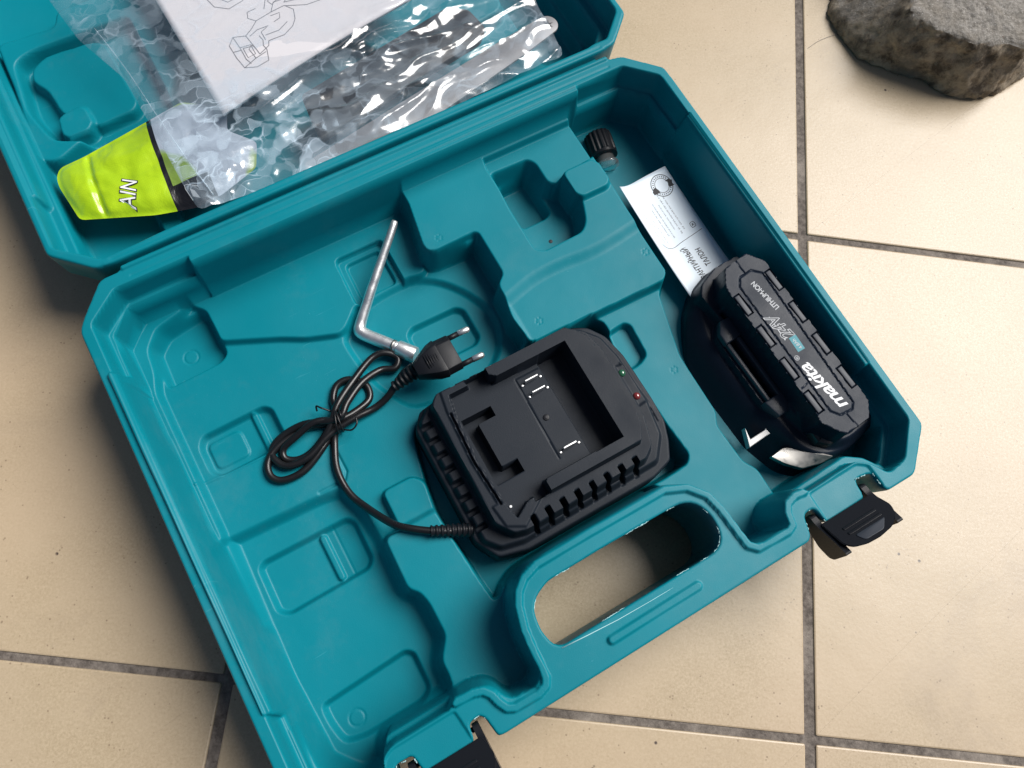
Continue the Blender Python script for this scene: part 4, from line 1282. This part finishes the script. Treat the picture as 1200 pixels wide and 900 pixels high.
part('pouch_emblem', on_pouch(join(subdiv_line([(83.5, 350), (83, 360), (90, 356)], .5, n=3), ([(84.5, 352, 0), (88, 349.5, 0), (87, 354.5, 0), (85, 357, 0)], [(0, 1, 2, 3)])), .45), M['greyink'], pouch, smooth=False)

# ------------------------------------------------------------------ guide bar, blade guard, manual and clear bag
bar = thing('guide_bar', 'grey steel chain saw bar, its round nose poking out of the clear bag', 'guide bar', 342, 366, 49, 0)
def bar_geo():
    pts = []
    ang = math.radians(185)
    for t in np.linspace(-math.pi / 2, math.pi / 2, 14):
        pts.append((7.2 * math.cos(t), 7.2 * math.sin(t)))
    pts += [(-30, 9.0), (-120, 11), (-190, 12), (-192, 8), (-192, -8), (-190, -12), (-120, -11), (-30, -9.0)]
    a = math.radians(11)
    return prism([(x * math.cos(a) - y * math.sin(a), x * math.sin(a) + y * math.cos(a)) for x, y in pts], 0, 1.6, .25)
part('bar_plate', bar_geo(), M['bare'], bar, angle=40)
star = []
for k in range(12):
    a = k / 12 * 2 * math.pi; r = 4.0 if k % 2 == 0 else 1.3
    star.append((r * math.cos(a) + .3, r * math.sin(a)))
part('nose_cutout_ink', prism(star, 1.5, 1.66, 0), M['ink'], bar, smooth=False)  # black star laid on the bar for the dark of the cutout

guard = thing('blade_guard', 'dark plastic blade guard inside the clear bag below the manual', 'blade guard', 215, 372, 47, 10)
part('guard_shell', prism([(-50, -13), (78, -13), (88, -6), (88, 12), (76, 22), (-40, 22)], 0, 6, 1.6, r=3), M['sheath'], guard)

manual = thing('instruction_manual', 'white instruction booklet with a line drawing of a small battery saw, inside the clear bag', 'booklet', 123, 390, 56)
# page corner at the origin; edges follow the photographed sheet
PR = 2.4
def mz(x, y):
    return 58.5 + 1.6 * math.sin(x / 60 + y / 45) + .9 * math.sin(y / 22 + x / 90)
def paper_part(name, g, m, lift):
    return part(name, ([(p[0], p[1], p[2] + lift + mz(p[0], p[1]) - 56) for p in g[0]], g[1]), m, manual, smooth=False)
PA = math.radians(11.2); PB = math.radians(92.1)
e1 = np.array([math.cos(PA), math.sin(PA)]); e2 = np.array([math.cos(PB), math.sin(PB)])
gv, gf = [], []
nu, nv = 40, 44
for zoff in (0, -2.2):
    for j in range(nv + 1):
        for i in range(nu + 1):
            p = e1 * (148 * i / nu) + e2 * (205 * j / nv)
            gv.append((p[0], p[1], mz(p[0], p[1]) + zoff - 56))
k = nu + 1; nn = k * (nv + 1)
for j in range(nv):
    for i in range(nu):
        q = (j * k + i, j * k + i + 1, (j + 1) * k + i + 1, (j + 1) * k + i)
        gf.append(q); gf.append(tuple(x + nn for x in reversed(q)))
bd = [i for i in range(nu)] + [j * k + nu for j in range(nv)] + [nv * k + i for i in range(nu, 0, -1)] + [j * k for j in range(nv, 0, -1)]
for a_, b_ in zip(bd, bd[1:] + bd[:1]):
    gf.append((b_, a_, a_ + nn, b_ + nn))
part('pages', (gv, gf), M['paper'], manual)
# the drawing, in millimetres on the page
def stroke(pts, w=.45, n=5):
    return subdiv_line(pts, w, n=1)
DR = dict(body=[
    [(15.5, 29), (15.0, 44), (21, 51.5), (31, 48)], [(15.5, 29), (17.5, 16.5), (27, 12.5)], [(17.5, 16.5), (29.5, 21.5), (39.5, 24)], [(27, 12.5), (38, 14.5), (41, 26), (40, 31)],
    [(21, 51.5), (22, 38), (22, 24), (24, 18)], [(31, 48), (33, 33), (34, 24)], [(22, 38), (31, 37), (33, 33)], [(24, 36), (31, 35), (31, 26), (24, 25), (24, 36)], [(15.2, 36), (22, 35)],
    [(29.5, 21.5), (28, 33), (31, 36)], [(31, 48), (38, 53), (45, 60)], [(34, 24), (44, 29), (46, 34)], [(46, 34), (60, 34), (70, 40), (75, 47)], [(40, 31), (42, 37), (41, 43)],
    [(45, 60), (40, 66), (42, 73), (50, 74)], [(45, 60), (60, 64), (72, 66)], [(75, 47), (78, 58), (73, 66)], [(46, 41), (58, 41), (68, 47)], [(44, 36), (44, 46), (50, 49)],
    [(72, 66), (90, 58), (106, 58), (110, 62), (104, 67), (86, 68), (74, 70)], [(60, 64), (66, 74), (76, 78), (72, 84)], [(66, 74), (82, 74), (110, 98)], [(74, 70), (84, 78), (112, 100)],
    [(56, 70), (62, 82), (74, 90)], [(64, 72), (70, 76), (68, 80), (62, 78), (64, 72)], [(58, 52), (64, 54), (66, 60), (58, 60)], [(34, 46), (42, 50), (52, 50)],
    [(-.5 + 18, 104), (20, 92), (30, 84), (44, 88), (52, 100)], [(24, 104), (32, 92), (42, 94)], [(34, 110), (40, 98), (46, 96)]])
def to_page(pts):
    # drawing axes follow the case's across/along directions
    return [(x * .76 + 12, y * .70 + 12) for x, y in pts]
g = join(*[stroke(to_page(p), .5) for p in DR['body']])
paper_part('line_drawing', g, M['drawink'], .12)
paper_part('fine_print', join(*[subdiv_line([(108 + .1 * (q % 2), 44 + q * .9), (108.6, 44.4 + q * .9)], .25, n=1) for q in range(8)]), M['drawink'], .12)

BAGO = [(60, 520), (66, 480), (80, 441), (81, 415), (82, 397), (83, 354.5), (84.5, 334), (119, 331.5), (174, 331), (252.5, 331.5), (310, 333), (334.5, 334), (337.5, 352), (343, 420), (345, 520)]
bag = thing('plastic_bag', 'crumpled clear plastic bag lying across the lid over the manual and guide bar', 'plastic bag', 84, 334, 60)
def bag_geo():
    O = fillet(BAGO, 4, 3)
    V, Fc = moulded(O, [], 0, [], .9, edge=.01)
    V = np.array(V); x, y = V[:, 0], V[:, 1]
    d = -sdf_poly(x, y, O)
    base = 61.5 + 2.5 * perlin(x / 70, y / 55, 3)
    # draped down over the pouch side, flatter over the page
    page = sm((x - 118) / 14) * sm(((y - 388) - (x - 120) * .2) / 14)
    dense = sm((155 - x) / 45)
    hem = np.exp(-((y - 342) / 16) ** 2)
    wx = x + 10 * perlin(x / 45, y / 45, 31); wy = y + 8 * perlin(x / 40 + 5, y / 40, 32)
    big = tri_noise(wx, wy * 1.5, 34, 41) * 5.0
    mid = tri_noise(wx * .8, wy * 1.3, 13, 42) * 2.4
    fine = tri_noise(wx, wy, 5.6, 43) * 2.3
    tiny = tri_noise(x, y, 2.8, 44) * 1.0
    long = tri_noise(wx * .22 + wy * .1, wy, 8.5, 45) * 2.6 * hem
    patch = np.clip(perlin(x / 26, y / 26, 47) * 1.6 + .45, 0, 1)
    calm = 1 - .72 * page
    ridge = lambda a, b, sd: 1 - np.abs(perlin(a, b, sd)) * 1.8
    folds = (ridge((wx * .3 + wy * .25) / 18, (wy - .12 * wx) / 13, 61) * 3.4 + ridge((wx * .5 - wy * .2) / 14, (wy + .15 * wx) / 9, 62) * .9 + ridge(wx / 9, wy / 5, 63) * .15) * (1 - .75 * dense) * calm
    big = big * (.25 + .75 * dense); mid = mid * (.35 + .65 * dense)
    z = base + folds - 2 + calm * (big + mid * (.35 + .65 * patch)) + fine * (.12 + .95 * dense * (1 - .8 * page) + .3 * patch * calm) + tiny * (dense * .9 * (1 - page) + .08) + long
    z = 60.8 + np.log1p(np.exp((z - 60.8) / .8)) * .8
    z -= 2.5 * np.exp(-d / 4)
    top = V.copy(); top[:, 2] = z
    return top, [tuple(f) for f in Fc]
bg = bag_geo()
def bl_(g):
    return [(p[0] - 84, p[1] - 334, p[2] - 60) for p in g[0]], g[1]
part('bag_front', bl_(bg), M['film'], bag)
hemp = np.array([(78, 480, 63), (84, 441, 64), (88, 400, 64.5), (92, 365, 63.5), (96, 338, 62.5)])
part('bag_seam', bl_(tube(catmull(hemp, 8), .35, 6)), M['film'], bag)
bag.children[0]['label'] = 'upper film of the bag'
